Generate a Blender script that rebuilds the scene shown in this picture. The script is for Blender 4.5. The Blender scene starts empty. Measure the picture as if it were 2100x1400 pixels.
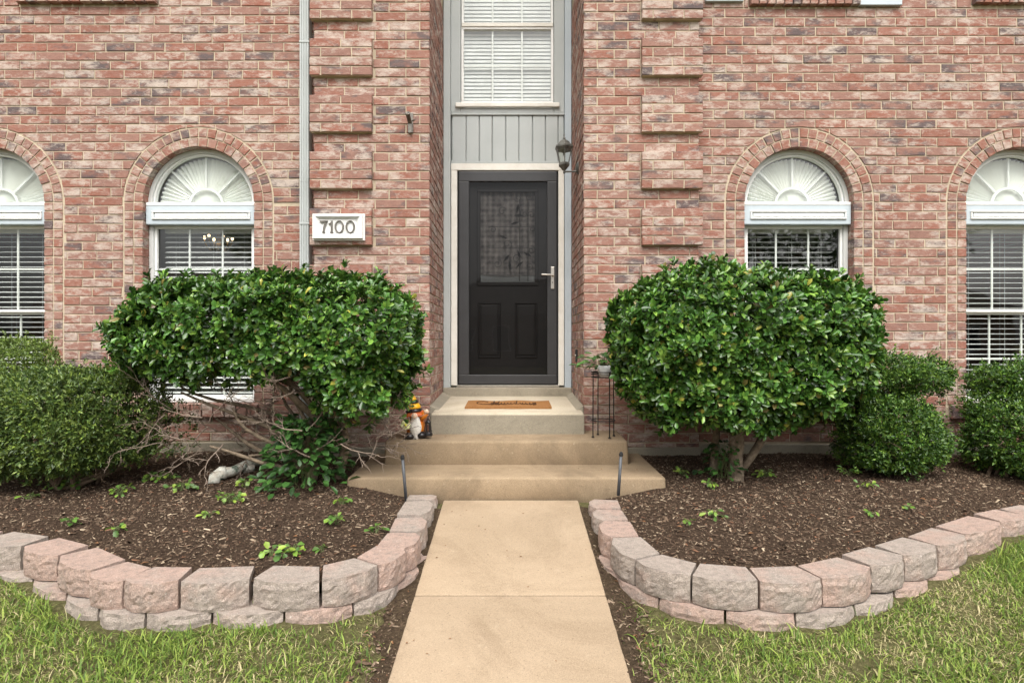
import bpy, bmesh, math, random
import numpy as np
from mathutils import Vector, Matrix, noise as mnoise

R = math.radians
random.seed(7)
rng = np.random.default_rng(7)
scene = bpy.context.scene
col = scene.collection

# ---------------------------------------------------------------- camera, sky, sun, exposure
F = 1230.0          # focal length in photo pixels (2100 wide)
H = 1.082           # eye height above the head of the walkway
cam_d = bpy.data.cameras.new("camera")
cam = bpy.data.objects.new("camera", cam_d); col.objects.link(cam)
cam.location = (0, 0, H); cam.rotation_euler = (R(90), 0, 0)
cam_d.sensor_width = 36; cam_d.lens = F / 2100 * 36
cam_d.clip_start = 0.05; cam_d.clip_end = 900
scene.camera = cam

SUN_EL, SUN_AZ = 54.0, -24.0        # soft sun, high, in front of the house and to its left
w = bpy.data.worlds.new("World"); scene.world = w; w.use_nodes = True
wn = w.node_tree.nodes; wl = w.node_tree.links
bg = wn["Background"]
sky = wn.new("ShaderNodeTexSky"); sky.sky_type = 'NISHITA'; sky.sun_disc = False
sky.sun_elevation = R(SUN_EL); sky.sun_rotation = R(180 + SUN_AZ)
sky.dust_density = 6.0; sky.air_density = 1.0; sky.ozone_density = 1.0
hs = wn.new("ShaderNodeHueSaturation"); hs.inputs['Saturation'].default_value = 0.22
wl.new(sky.outputs[0], hs.inputs['Color']); wl.new(hs.outputs[0], bg.inputs[0])
bg.inputs[1].default_value = 0.125
sun_d = bpy.data.lights.new("sun", 'SUN'); sun = bpy.data.objects.new("sun", sun_d); col.objects.link(sun)
sun_d.energy = 1.5; sun_d.angle = R(36); sun_d.color = (1.0, 0.95, 0.88)
sv = Vector((math.sin(R(SUN_AZ)) * math.cos(R(SUN_EL)), -math.cos(R(SUN_AZ)) * math.cos(R(SUN_EL)), math.sin(R(SUN_EL))))
sun.rotation_euler = sv.to_track_quat('Z', 'Y').to_euler(); sun.location = sv * 20

scene.render.engine = 'CYCLES'
scene.cycles.use_denoising = True
scene.cycles.max_bounces = 7
scene.cycles.transparent_max_bounces = 12
scene.view_settings.view_transform = 'Standard'; scene.view_settings.look = 'None'
scene.view_settings.gamma = 1; scene.view_settings.use_curve_mapping = False
scene.view_settings.exposure = 1.06

def wx(px, D): return (px - 1050) * D / F          # photo column -> world X at distance D
def wz(py, D): return H + (700 - py) * D / F       # photo row -> world Z at distance D

# ---------------------------------------------------------------- materials
MATS = {}
class NT:
    def __init__(s, name):
        s.m = bpy.data.materials.new(name); s.m.use_nodes = True
        s.n = s.m.node_tree.nodes; s.l = s.m.node_tree.links
        s.b = s.n["Principled BSDF"]; s.out = s.n["Material Output"]; MATS[name] = s.m
    def new(s, t, **kw):
        n = s.n.new(t)
        for k, v in kw.items(): setattr(n, k, v)
        return n
    def link(s, a, b): s.l.new(a, b)
    def pos(s): return s.new("ShaderNodeNewGeometry").outputs['Position']
    def noise(s, vec, scale, detail=4, rough=.55, dist=0):
        n = s.new("ShaderNodeTexNoise"); n.inputs['Scale'].default_value = scale
        n.inputs['Detail'].default_value = detail; n.inputs['Roughness'].default_value = rough
        n.inputs['Distortion'].default_value = dist
        if vec is not None: s.link(vec, n.inputs['Vector'])
        return n.outputs['Fac']
    def ramp(s, fac, stops, interp='LINEAR'):
        r = s.new("ShaderNodeValToRGB"); r.color_ramp.interpolation = interp
        e = r.color_ramp.elements
        while len(e) < len(stops): e.new(.5)
        for i, (p, c) in enumerate(stops):
            e[i].position = p; e[i].color = (c[0], c[1], c[2], 1) if not isinstance(c, (int, float)) else (c, c, c, 1)
        s.link(fac, r.inputs[0]); return r.outputs[0]
    def math(s, op, a, b=None, clamp=False):
        n = s.new("ShaderNodeMath", operation=op, use_clamp=clamp)
        for i, v in enumerate((a, b)):
            if v is None: continue
            if isinstance(v, (int, float)): n.inputs[i].default_value = v
            else: s.link(v, n.inputs[i])
        return n.outputs[0]
    def mix(s, fac, a, b, blend='MIX'):
        n = s.new("ShaderNodeMix", data_type='RGBA', blend_type=blend)
        for k, v in ((0, fac), (6, a), (7, b)):
            if isinstance(v, (int, float)): n.inputs[k].default_value = v
            elif isinstance(v, tuple): n.inputs[k].default_value = (*v, 1)
            else: s.link(v, n.inputs[k])
        return n.outputs[2]
    def bump(s, h, strength, dist=.01):
        b = s.new("ShaderNodeBump"); b.inputs['Strength'].default_value = strength; b.inputs['Distance'].default_value = dist
        s.link(h, b.inputs['Height']); s.link(b.outputs[0], s.b.inputs['Normal'])
    def attr(s, name):
        a = s.new("ShaderNodeAttribute"); a.attribute_name = name; return a

def plain(name, c, rough=.6, metal=0.0, spec=.5, c2=None, scale=6, bump=0, bscale=80, bdist=.003):
    t = NT(name)
    if c2 is None: c2 = tuple(x * .82 for x in c)
    p = t.pos()
    f = t.ramp(t.noise(p, scale, 6, .62), [(.3, c2), (.68, c)])
    t.link(f, t.b.inputs['Base Color'])
    t.b.inputs['Roughness'].default_value = rough; t.b.inputs['Metallic'].default_value = metal
    t.b.inputs['Specular IOR Level'].default_value = spec
    if bump: t.bump(t.noise(p, bscale, 4), bump, bdist)
    return t.m

def brick_material():
    t = NT("brick"); a = t.attr("rnd"); sep = t.new("ShaderNodeSeparateColor"); t.link(a.outputs['Color'], sep.inputs[0])
    r, g, b = sep.outputs
    v = t.new("ShaderNodeVectorMath", operation='SCALE'); t.link(a.outputs['Color'], v.inputs[0]); v.inputs['Scale'].default_value = 41.0
    ad = t.new("ShaderNodeVectorMath", operation='ADD'); t.link(t.pos(), ad.inputs[0]); t.link(v.outputs[0], ad.inputs[1])
    mp = t.new("ShaderNodeMapping"); mp.inputs['Scale'].default_value = (.55, .8, 1.25); t.link(ad.outputs[0], mp.inputs[0])
    vec = mp.outputs[0]
    base = t.ramp(r, [(0, (.27, .105, .07)), (.25, (.315, .122, .083)), (.5, (.30, .145, .108)), (.75, (.265, .145, .115)), (1, (.335, .18, .137))])
    n0 = t.noise(vec, 38, 6, .72)
    base = t.mix(t.ramp(n0, [(.38, 0), (.62, .8)]), base, (.36, .205, .16))
    # charcoal fire marks: some bricks have one
    nd = t.noise(vec, 8.5, 6, .66)
    thr = t.math('ADD', nd, t.math('MULTIPLY', t.math('POWER', g, 2.0), .20))
    dk = t.ramp(thr, [(.60, 0), (.74, .85)])
    base = t.mix(dk, base, (.105, .094, .098))
    # lime wash smears
    nw = t.noise(vec, 34, 9, .78, .7)
    wv = t.math('ADD', t.math('ADD', nw, t.math('MULTIPLY', t.math('SUBTRACT', t.noise(vec, 11, 3, .6), .5), .85)), t.math('MULTIPLY', t.math('POWER', b, 2.0), .12))
    wm = t.ramp(wv, [(.525, 0), (.605, .44), (.76, .90)])
    base = t.mix(wm, base, (.59, .495, .42))
    fine = t.noise(vec, 150, 4, .7)
    base = t.mix(.55, base, t.ramp(fine, [(.3, .55), (.72, 1.0)]), 'MULTIPLY')
    slow = t.noise(t.pos(), .8, 4, .6)
    base = t.mix(.5, base, t.ramp(slow, [(.3, (.80, .82, .85)), (.7, (1.0, 1.0, 1.0))]), 'MULTIPLY')
    pits = t.noise(vec, 62, 2, .5)
    base = t.mix(t.ramp(pits, [(.66, 0), (.76, .55)]), base, (.09, .06, .05))
    t.link(base, t.b.inputs['Base Color']); t.b.inputs['Roughness'].default_value = .92
    t.b.inputs['Specular IOR Level'].default_value = .25
    t.bump(t.math('ADD', t.noise(vec, 45, 6, .7), t.math('MULTIPLY', fine, .4)), .75, .006)
brick_material()

def upper_brick_material():
    t = NT("upper_brick"); p = t.pos()
    bt = t.new("ShaderNodeTexBrick"); bt.offset = .5
    for k, v in (('Scale', 1), ('Mortar Size', .005), ('Brick Width', .254), ('Row Height', .0773)): bt.inputs[k].default_value = v
    bt.inputs['Color1'].default_value = (.34, .13, .09, 1); bt.inputs['Color2'].default_value = (.40, .22, .17, 1); bt.inputs['Mortar'].default_value = (.55, .47, .36, 1)
    s = t.new("ShaderNodeSeparateXYZ"); t.link(p, s.inputs[0]); c = t.new("ShaderNodeCombineXYZ"); t.link(s.outputs[0], c.inputs[0]); t.link(s.outputs[2], c.inputs[1])
    t.link(c.outputs[0], bt.inputs['Vector']); t.link(bt.outputs[0], t.b.inputs['Base Color']); t.b.inputs['Roughness'].default_value = .9
upper_brick_material()

plain("mortar", (.54, .455, .335), .95, 0, .2, (.39, .325, .235), 12, .6, 160, .003)

def concrete(name, c, c2, stain, sc=2.2):
    t = NT(name); p = t.pos()
    b = t.ramp(t.noise(p, sc, 6, .65), [(.3, c2), (.7, c)])
    b = t.mix(t.ramp(t.noise(p, 6.5, 6, .7, .6), [(.58, 0), (.78, .55)]), b, stain)
    b = t.mix(t.ramp(t.noise(p, 1.3, 7, .72, 1.0), [(.48, 0), (.66, .6)]), b, stain)
    b = t.mix(t.ramp(t.noise(p, 19, 5, .7), [(.62, 0), (.74, .4)]), b, (.62, .52, .38))
    g = t.noise(p, 230, 3, .8)
    b = t.mix(.6, b, t.ramp(g, [(.32, .62), (.66, 1.0)]), 'MULTIPLY')
    gr = t.new('ShaderNodeTexVoronoi'); gr.inputs['Scale'].default_value = 260; t.link(p, gr.inputs['Vector'])
    b = t.mix(.35, b, t.ramp(gr.outputs['Color'], [(.2, .62), (.8, 1.1)]), 'MULTIPLY')
    sp = t.noise(p, 95, 1, .5)
    b = t.mix(t.ramp(sp, [(.70, 0), (.76, .5)]), b, (.12, .09, .06))
    t.link(b, t.b.inputs['Base Color']); t.b.inputs['Roughness'].default_value = .9; t.b.inputs['Specular IOR Level'].default_value = .3
    t.bump(t.math('ADD', g, t.noise(p, 40, 4)), .35, .003)
concrete("concrete_tan", (.435, .335, .23), (.355, .268, .178), (.26, .19, .122), 1.6)
concrete("concrete_step", (.38, .285, .183), (.265, .195, .122), (.165, .12, .077), 3.0)
concrete("concrete_pale", (.60, .53, .41), (.50, .43, .32), (.38, .32, .23))
concrete("concrete_grey", (.37, .33, .255), (.28, .245, .185), (.18, .16, .12))

def block_material():
    t = NT("block"); a = t.attr("rnd"); p = t.pos()
    v = t.new("ShaderNodeVectorMath", operation='SCALE'); t.link(a.outputs['Color'], v.inputs[0]); v.inputs['Scale'].default_value = 23.0
    ad = t.new("ShaderNodeVectorMath", operation='ADD'); t.link(p, ad.inputs[0]); t.link(v.outputs[0], ad.inputs[1]); vec = ad.outputs[0]
    sep = t.new("ShaderNodeSeparateColor"); t.link(a.outputs['Color'], sep.inputs[0])
    grey = (.405, .345, .295); pink = (.465, .335, .275)
    f = t.math('ADD', t.noise(vec, 7, 4, .6), t.math('MULTIPLY', t.math('SUBTRACT', sep.outputs[0], .5), .5))
    b = t.mix(t.ramp(f, [(.36, 0), (.64, 1)]), grey, pink)
    b = t.mix(t.ramp(t.noise(vec, 30, 5, .75), [(.42, 0), (.66, .6)]), b, (.22, .185, .165))
    g = t.noise(vec, 170, 3, .75)
    b = t.mix(.75, b, t.ramp(g, [(.33, .5), (.64, 1.05)]), 'MULTIPLY')
    b = t.mix(t.ramp(t.noise(vec, 90, 2), [(.66, 0), (.74, .55)]), b, (.62, .56, .5))
    b = t.mix(t.ramp(t.noise(vec, 14, 5, .7), [(.60, 0), (.8, .5)]), b, (.16, .13, .11))
    t.link(b, t.b.inputs['Base Color']); t.b.inputs['Roughness'].default_value = .95; t.b.inputs['Specular IOR Level'].default_value = .2
    t.bump(t.math('ADD', g, t.math('MULTIPLY', t.noise(vec, 55, 5, .7), 1.6)), .75, .006)
block_material()

def soil_material(name, c1, c2, c3):
    t = NT(name); p = t.pos()
    b = t.ramp(t.noise(p, 55, 6, .75), [(.3, c1), (.55, c2), (.75, c3)])
    b = t.mix(.5, b, t.ramp(t.noise(p, 3, 4), [(.3, .6), (.7, 1.0)]), 'MULTIPLY')
    t.link(b, t.b.inputs['Base Color']); t.b.inputs['Roughness'].default_value = 1; t.b.inputs['Specular IOR Level'].default_value = .1
    t.bump(t.noise(p, 70, 6, .8), 1, .02)
soil_material("soil", (.034, .022, .015), (.078, .052, .035), (.17, .12, .082))
soil_material("lawn_soil", (.075, .066, .030), (.15, .14, .062), (.29, .25, .13))
soil_material("edge_dirt", (.040, .027, .017), (.095, .067, .042), (.20, .15, .095))

def tinted(name, rough, spec=.5, trans=.25, bump=0):
    """colour from the per-leaf / per-chip attribute"""
    t = NT(name); a = t.attr("tint")
    t.link(a.outputs['Color'], t.b.inputs['Base Color']); t.b.inputs['Roughness'].default_value = rough
    t.b.inputs['Specular IOR Level'].default_value = spec
    if trans:
        tr = t.new("ShaderNodeBsdfTranslucent"); ms = t.new("ShaderNodeMixShader"); ms.inputs[0].default_value = trans
        t.link(a.outputs['Color'], tr.inputs[0]); t.link(t.b.outputs[0], ms.inputs[1]); t.link(tr.outputs[0], ms.inputs[2]); t.link(ms.outputs[0], t.out.inputs[0])
    if bump: t.bump(t.noise(t.pos(), 120, 4), bump, .004)
tinted("holly_leaf", .28, .5, .14)
tinted("small_leaf", .42, .45, .22)
tinted("grass_blade", .55, .3, .3)
tinted("wood_chip", .95, .15, 0, .5)

plain("bark", (.20, .145, .10), .95, 0, .2, (.10, .07, .05), 28, .8, 60, .006)
plain("pale_bark", (.30, .235, .165), .95, 0, .2, (.125, .095, .068), 24, 1, 45, .012)
plain("dead_twig", (.27, .215, .17), .95, 0, .2, (.13, .098, .075), 35, .4, 90)
plain("white_paint", (.78, .78, .76), .45, 0, .4, (.70, .70, .67), 9)
plain("cream_paint", (.76, .74, .68), .55, 0, .35, (.64, .61, .54), 7, .15, 60)
plain("grey_trim", (.43, .455, .445), .5, 0, .4, (.38, .405, .395), 3, .08, 40)
plain("pale_trim", (.60, .61, .59), .5, 0, .4, (.53, .54, .52), 3)
plain("blue_grey_trim", (.46, .52, .555), .5, 0, .4, (.41, .465, .50), 3, .08, 40)
plain("storm_paint", (.042, .042, .044), .42, 0, .45, (.032, .032, .033), 5)
plain("door_paint", (.016, .014, .0135), .5, 0, .4, (.011, .010, .0095), 9)
plain("rubber", (.012, .012, .012), .7)
plain("nickel", (.62, .59, .53), .32, .9, .5, (.5, .47, .42), 20)
plain("pewter", (.22, .20, .175), .42, .75, .5, (.12, .11, .095), 45, .3, 120)
plain("lamp_metal", (.17, .165, .145), .5, .25, .5, (.05, .05, .045), 30, .3, 90)
plain("black_iron", (.012, .012, .012), .45, .3)
plain("grey_pipe", (.085, .09, .10), .55, 0, .5, (.05, .055, .06), 20)
plain("blind_white", (.74, .74, .73), .5, 0, .4)
plain("fabric_white", (.86, .86, .82), .9, 0, .2, (.82, .82, .78))
plain("room_wall", (.62, .60, .56), .9, 0, .2)
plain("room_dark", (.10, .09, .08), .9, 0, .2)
plain("coir", (.33, .165, .065), 1, 0, .1, (.23, .105, .038), 60, 1, 260, .006)
plain("mat_ink", (.085, .042, .02), 1, 0, .1)
plain("roof_shingle", (.14, .12, .10), .95, 0, .2, (.09, .08, .07), 14, .6, 40, .01)
plain("gnome_orange", (.70, .22, .015), .3, 0, .5, (.52, .13, .010), 30)
plain("gnome_rust", (.60, .12, .015), .3, 0, .5, (.45, .075, .010), 30)
plain("gnome_yellow", (.90, .50, .02), .3, 0, .5, (.84, .42, .015), 30)
plain("gnome_black", (.018, .015, .015), .28)
plain("gnome_skin", (.78, .56, .40), .35, 0, .5, (.72, .49, .34), 30)
plain("gnome_beard", (.80, .77, .70), .5, 0, .4, (.62, .58, .52), 60, .9, 70, .004)
plain("gnome_petal", (.80, .80, .45), .4, 0, .4, (.72, .76, .32), 40)
plain("gnome_pistil", (.62, .62, .03), .4)
plain("pot_white", (.76, .77, .77), .3, 0, .5)
plain("brass", (.62, .43, .17), .3, .9)
plain("dead_leaf", (.24, .12, .055), .8, 0, .3, (.15, .075, .035), 40)
def mossy_pipe():
    t = NT("mossy_pipe"); p = t.pos()
    b = t.ramp(t.noise(p, 22, 6, .7), [(.35, (.66, .68, .61)), (.62, (.44, .40, .33))])
    b = t.mix(t.ramp(t.noise(p, 16, 4, .6), [(.52, 0), (.62, .85)]), b, (.03, .085, .055))
    t.link(b, t.b.inputs['Base Color']); t.b.inputs['Roughness'].default_value = .8; t.bump(t.noise(p, 60, 4), .5, .004)
mossy_pipe()
def curtain_mat():
    t = NT("curtain"); p = t.pos(); s = t.new("ShaderNodeSeparateXYZ"); t.link(p, s.inputs[0])
    a = t.math('SINE', t.math('MULTIPLY', s.outputs[2], 120)); b = t.math('SINE', t.math('MULTIPLY', s.outputs[0], 110))
    f = t.math('ADD', t.math('MULTIPLY', a, .07), t.math('ADD', t.math('MULTIPLY', b, .09), t.math('MULTIPLY', t.math('SUBTRACT', t.noise(p, 16, 3), .5), .9)))
    c = t.ramp(t.math('ADD', f, .5), [(.25, (.10, .09, .085)), (.8, (.50, .46, .42))])
    t.link(c, t.b.inputs['Base Color']); t.b.inputs['Roughness'].default_value = .9
curtain_mat()
def glass(name, ior, tint=(1, 1, 1)):
    t = NT(name); t.n.remove(t.b)
    tr = t.new("ShaderNodeBsdfTransparent"); tr.inputs[0].default_value = (*tint, 1)
    gl = t.new("ShaderNodeBsdfGlossy"); gl.inputs['Roughness'].default_value = .015
    bp = t.new("ShaderNodeBump"); bp.inputs['Strength'].default_value = .05; bp.inputs['Distance'].default_value = .02
    t.link(t.noise(t.pos(), 3.0, 2), bp.inputs['Height']); t.link(bp.outputs[0], gl.inputs['Normal'])
    ge = t.new("ShaderNodeNewGeometry"); dt = t.new("ShaderNodeVectorMath", operation='DOT_PRODUCT')
    t.link(ge.outputs['Incoming'], dt.inputs[0]); t.link(ge.outputs['Normal'], dt.inputs[1])
    f0 = ((ior-1)/(ior+1))**2      # Schlick, the same from both sides of the thin pane
    pw = t.math('POWER', t.math('SUBTRACT', 1.0, t.math('ABSOLUTE', dt.outputs['Value']), True), 5.0)
    fr = t.math('ADD', t.math('MULTIPLY', pw, 1 - f0), f0)
    ms = t.new("ShaderNodeMixShader"); t.link(fr, ms.inputs[0]); t.link(tr.outputs[0], ms.inputs[1]); t.link(gl.outputs[0], ms.inputs[2])
    t.link(ms.outputs[0], t.out.inputs[0])
glass("pane_glass", 2.0, (.93, .96, .94))
glass("lamp_glass", 1.6, (.96, .97, .95))
glass("storm_glass", 1.33, (.66, .66, .66))
def emit(name, c, s):
    t = NT(name); t.b.inputs['Base Color'].default_value = (*c, 1); t.b.inputs['Emission Color'].default_value = (*c, 1); t.b.inputs['Emission Strength'].default_value = s
emit("bulb_lit", (1.0, .72, .40), 2.2)

# ---------------------------------------------------------------- mesh helpers
BASE = {}
def base_of(o): return BASE.get(o.name, Vector((0, 0, 0)))
def tag(o, label=None, cat=None, group=None, kind=None):
    if label: o["label"] = label
    if cat: o["category"] = cat
    if group: o["group"] = group
    if kind: o["kind"] = kind
    return o
def thing(name, loc, label, cat, group=None):
    o = bpy.data.objects.new(name, None); col.objects.link(o); o.location = loc; o.empty_display_size = .1
    BASE[o.name] = Vector(loc); return tag(o, label, cat, group)
def link_mesh(name, me, mat, parent=None, smooth=False, loc=None):
    o = bpy.data.objects.new(name, me); col.objects.link(o)
    if mat and not me.materials: me.materials.append(MATS[mat])
    if parent is not None:
        o.parent = parent; BASE[o.name] = base_of(parent)
    elif loc is not None:
        o.location = loc; BASE[o.name] = Vector(loc)
    if smooth: me.polygons.foreach_set('use_smooth', [True] * len(me.polygons))
    return o
class MB:
    """collects shapes in world coordinates; build() links them as one mesh object"""
    def __init__(s): s.v = []; s.f = []; s.c = []; s.cur = (0, 0, 0)
    def add(s, vs, fs):
        k = len(s.v); s.v += [tuple(v) for v in vs]; s.f += [tuple(i + k for i in f) for f in fs]; s.c += [s.cur] * len(vs); return s
    def box(s, x0, x1, y0, y1, z0, z1):
        return s.add([(x0,y0,z0),(x1,y0,z0),(x1,y1,z0),(x0,y1,z0),(x0,y0,z1),(x1,y0,z1),(x1,y1,z1),(x0,y1,z1)],
                     [(0,3,2,1),(4,5,6,7),(0,1,5,4),(1,2,6,5),(2,3,7,6),(3,0,4,7)])
    def bbox(s, x0, x1, y0, y1, z0, z1, b=.006, seg=2):
        bm = bmesh.new(); bmesh.ops.create_cube(bm, size=1)
        for v in bm.verts: v.co = Vector(((x0+x1)/2 + v.co.x*(x1-x0), (y0+y1)/2 + v.co.y*(y1-y0), (z0+z1)/2 + v.co.z*(z1-z0)))
        bmesh.ops.bevel(bm, geom=bm.edges[:], offset=b, segments=seg, affect='EDGES', profile=.5)
        return s.bm(bm)
    def bm(s, bm, M=None):
        bm.verts.ensure_lookup_table(); bm.verts.index_update()
        vs = [(M @ v.co if M else v.co) for v in bm.verts]; fs = [[v.index for v in f.verts] for f in bm.faces]
        s.add(vs, fs); bm.free(); return s
    def tube(s, pts, rad, sides=6, cap=True):
        pts = [Vector(p) for p in pts]; n = len(pts)
        if not isinstance(rad, (list, tuple)): rad = [rad] * n
        vs = []; fs = []; up = None
        for i, p in enumerate(pts):
            d = (pts[min(i+1, n-1)] - pts[max(i-1, 0)])
            d = d.normalized() if d.length > 1e-9 else Vector((0, 0, 1))
            if up is None: up = d.orthogonal().normalized()
            else:
                up = up - d * up.dot(d); up = up.normalized() if up.length > 1e-6 else d.orthogonal().normalized()
            q = d.cross(up)
            for k in range(sides):
                a = 2 * math.pi * k / sides; vs.append(p + (up * math.cos(a) + q * math.sin(a)) * rad[i])
        for i in range(n - 1):
            for k in range(sides):
                k2 = (k + 1) % sides; fs.append((i*sides+k, i*sides+k2, (i+1)*sides+k2, (i+1)*sides+k))
        if cap: fs.append(tuple(range(sides - 1, -1, -1))); fs.append(tuple((n-1)*sides + k for k in range(sides)))
        return s.add(vs, fs)
    def lathe(s, c, prof, sides=16, axis=None, phase=0):
        """prof: (radius, height) list turned about an upright axis at c"""
        c = Vector(c); M = Matrix.Identity(3) if axis is None else Vector((0, 0, 1)).rotation_difference(Vector(axis)).to_matrix()
        vs = []; fs = []; n = len(prof)
        for r, h in prof:
            for k in range(sides):
                a = 2*math.pi*k/sides + phase; vs.append(c + M @ Vector((r*math.cos(a), r*math.sin(a), h)))
        for i in range(n - 1):
            for k in range(sides):
                k2 = (k+1) % sides; fs.append((i*sides+k, i*sides+k2, (i+1)*sides+k2, (i+1)*sides+k))
        fs.append(tuple(range(sides-1, -1, -1))); fs.append(tuple((n-1)*sides+k for k in range(sides)))
        return s.add(vs, fs)
    def ball(s, c, r, sides=14, rings=9, sc=(1, 1, 1)):
        c = Vector(c); vs = [c + Vector((0, 0, -r*sc[2]))]; fs = []
        for i in range(1, rings):
            t = math.pi*i/rings - math.pi/2
            for k in range(sides):
                a = 2*math.pi*k/sides; vs.append(c + Vector((r*sc[0]*math.cos(t)*math.cos(a), r*sc[1]*math.cos(t)*math.sin(a), r*sc[2]*math.sin(t))))
        vs.append(c + Vector((0, 0, r*sc[2]))); L = len(vs) - 1
        for k in range(sides):
            k2 = (k+1) % sides; fs.append((0, 1+k2, 1+k)); fs.append((L, L-sides+k, L-sides+k2))
            for i in range(rings-2): fs.append((1+i*sides+k, 1+i*sides+k2, 1+(i+1)*sides+k2, 1+(i+1)*sides+k))
        return s.add(vs, fs)
    def prism(s, pts, y0, y1):
        """polygon in XZ (counter-clockwise seen from the front, -Y) given depth from y0 (front) to y1"""
        n = len(pts); vs = [(x, y0, z) for x, z in pts] + [(x, y1, z) for x, z in pts]
        fs = [tuple(range(n)), tuple(range(2*n-1, n-1, -1))] + [(i, i+n, (i+1) % n + n, (i+1) % n) for i in range(n)]
        return s.add(vs, fs)
    def build(s, name, mat, parent=None, smooth=False, attr=None, loc=None):
        b = base_of(parent) if parent is not None else (Vector(loc) if loc is not None else Vector((0, 0, 0)))
        me = bpy.data.meshes.new(name); me.from_pydata([(x-b.x, y-b.y, z-b.z) for x, y, z in s.v], [], s.f)
        if attr:
            at = me.color_attributes.new(attr, 'FLOAT_COLOR', 'POINT')
            at.data.foreach_set('color', np.array([(*c, 1) for c in s.c], dtype=np.float32).ravel())
        me.update(); return link_mesh(name, me, mat, parent, smooth, loc)
def np_mesh(name, verts, tris, tint, mat, parent=None, smooth=False):
    """big triangle mesh from arrays; verts are world coordinates"""
    b = np.array(base_of(parent)) if parent is not None else np.zeros(3)
    me = bpy.data.meshes.new(name); n = len(verts); m = len(tris)
    me.vertices.add(n); me.vertices.foreach_set('co', (verts - b).astype(np.float32).ravel())
    me.loops.add(m*3); me.loops.foreach_set('vertex_index', tris.astype(np.int32).ravel())
    me.polygons.add(m); me.polygons.foreach_set('loop_start', np.arange(0, m*3, 3, dtype=np.int32)); me.polygons.foreach_set('loop_total', np.full(m, 3, dtype=np.int32))
    me.update(calc_edges=True)
    at = me.color_attributes.new('tint', 'FLOAT_COLOR', 'POINT')
    at.data.foreach_set('color', np.concatenate([tint, np.ones((n, 1))], 1).astype(np.float32).ravel())
    return link_mesh(name, me, mat, parent, smooth)

# ---------------------------------------------------------------- depths measured from the photograph
D_ENT, D_LEFT, D_RIGHT, D_DOOR = 4.96, 5.125, 5.031, 5.965
C = .0773                                   # brick course
BL = .254                                   # brick length with joint
Z_FND = .228                                # top of the concrete footing
Z_TOP = H + 3.25                            # bricks are built one by one up to here, above the frame
Z_EAVE = H + 5.6
X_EL, X_ER = -1.639, 1.544                  # entry bay corners
X_JL, X_JR = -.681, .591                    # door recess
HALF_L, HALF_R = .475, .458
def walk_z(y): return -.1063 * (4.033 - max(min(y, 4.2), 1.0))
WIN = [  # cx, half width, wall distance, spring z
    (wx(91.4, D_LEFT) - HALF_L, HALF_L, D_LEFT, wz(415, D_LEFT)),
    (wx(293.4, D_LEFT) + HALF_L, HALF_L, D_LEFT, wz(415, D_LEFT)),
    (wx(1526.8, D_RIGHT) + HALF_R, HALF_R, D_RIGHT, wz(414, D_RIGHT)),
    (wx(1981, D_RIGHT) + HALF_R, HALF_R, D_RIGHT, wz(414, D_RIGHT))]
RING = .083                                  # one header ring of an arch
Z_SILL = wz(826, 5.125)                      # top of the brick sills

# ================================================================ THE HOUSE
house = thing("brick_house", (0, 5.2, 0), "two-storey red brick house front with arched windows and recessed grey entry", "house")
mort = {}
BRICKS = []          # (visible size, builder, wall key)
def brick(poly, org, u, n, front, depth, wall, seen=1.0, inset=.0028):
    """poly: points (a, z) in the wall plane, a along u; front: how far proud of the plane along n"""
    m = MB(); m.cur = (random.random(), random.random(), random.random())
    org = Vector(org); u = Vector(u); n = Vector(n); k = len(poly)
    ca = sum(p[0] for p in poly)/k; cz = sum(p[1] for p in poly)/k
    da = max(p[0] for p in poly) - min(p[0] for p in poly); dz = max(p[1] for p in poly) - min(p[1] for p in poly)
    if da < .012 or dz < .012: return
    jit = random.uniform(-.0018, .0022)
    def P(a, z, d): q = org + u*a + n*d; return (q.x, q.y, q.z + z)
    j = [(a + random.uniform(-.0014, .0014), z + random.uniform(-.0016, .0016)) for a, z in poly]
    f0 = [P(ca + (a-ca)*(1-2*inset/da), cz + (z-cz)*(1-2*inset/dz), front + jit + random.uniform(-.0008, .0008)) for a, z in j]
    f1 = [P(a, z, front + jit - .0032) for a, z in j]; f2 = [P(a, z, front - depth) for a, z in j]
    vs = f0 + f1 + f2
    fs = [tuple(range(k))]
    for i in range(k):
        i2 = (i+1) % k; fs += [(i, k+i, k+i2, i2), (k+i, 2*k+i, 2*k+i2, k+i2)]
    if u.cross(Vector((0, 0, 1))).dot(n) < 0: fs = [tuple(reversed(f)) for f in fs]
    m.add(vs, fs)
    c = P(ca, cz, front); s = F / c[1]; px = 1050 + c[0]*s; py = 700 - (c[2]-H)*s
    vis = 0
    if 0 < px < 2100 and 0 < py < 1400:
        vis = da*dz*s*s*seen
        if (200 < px < 880 and 560 < py < 1000) or (1225 < px < 1815 and 530 < py < 980) or (px < 300 and py > 700) or (px > 1700 and py > 720): vis *= .25
    BRICKS.append((vis, m, wall))
JT = .010
def rect(a0, a1, z0, z1): return [(a0, z0), (a1, z0), (a1, z1), (a0, z1)]

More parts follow.
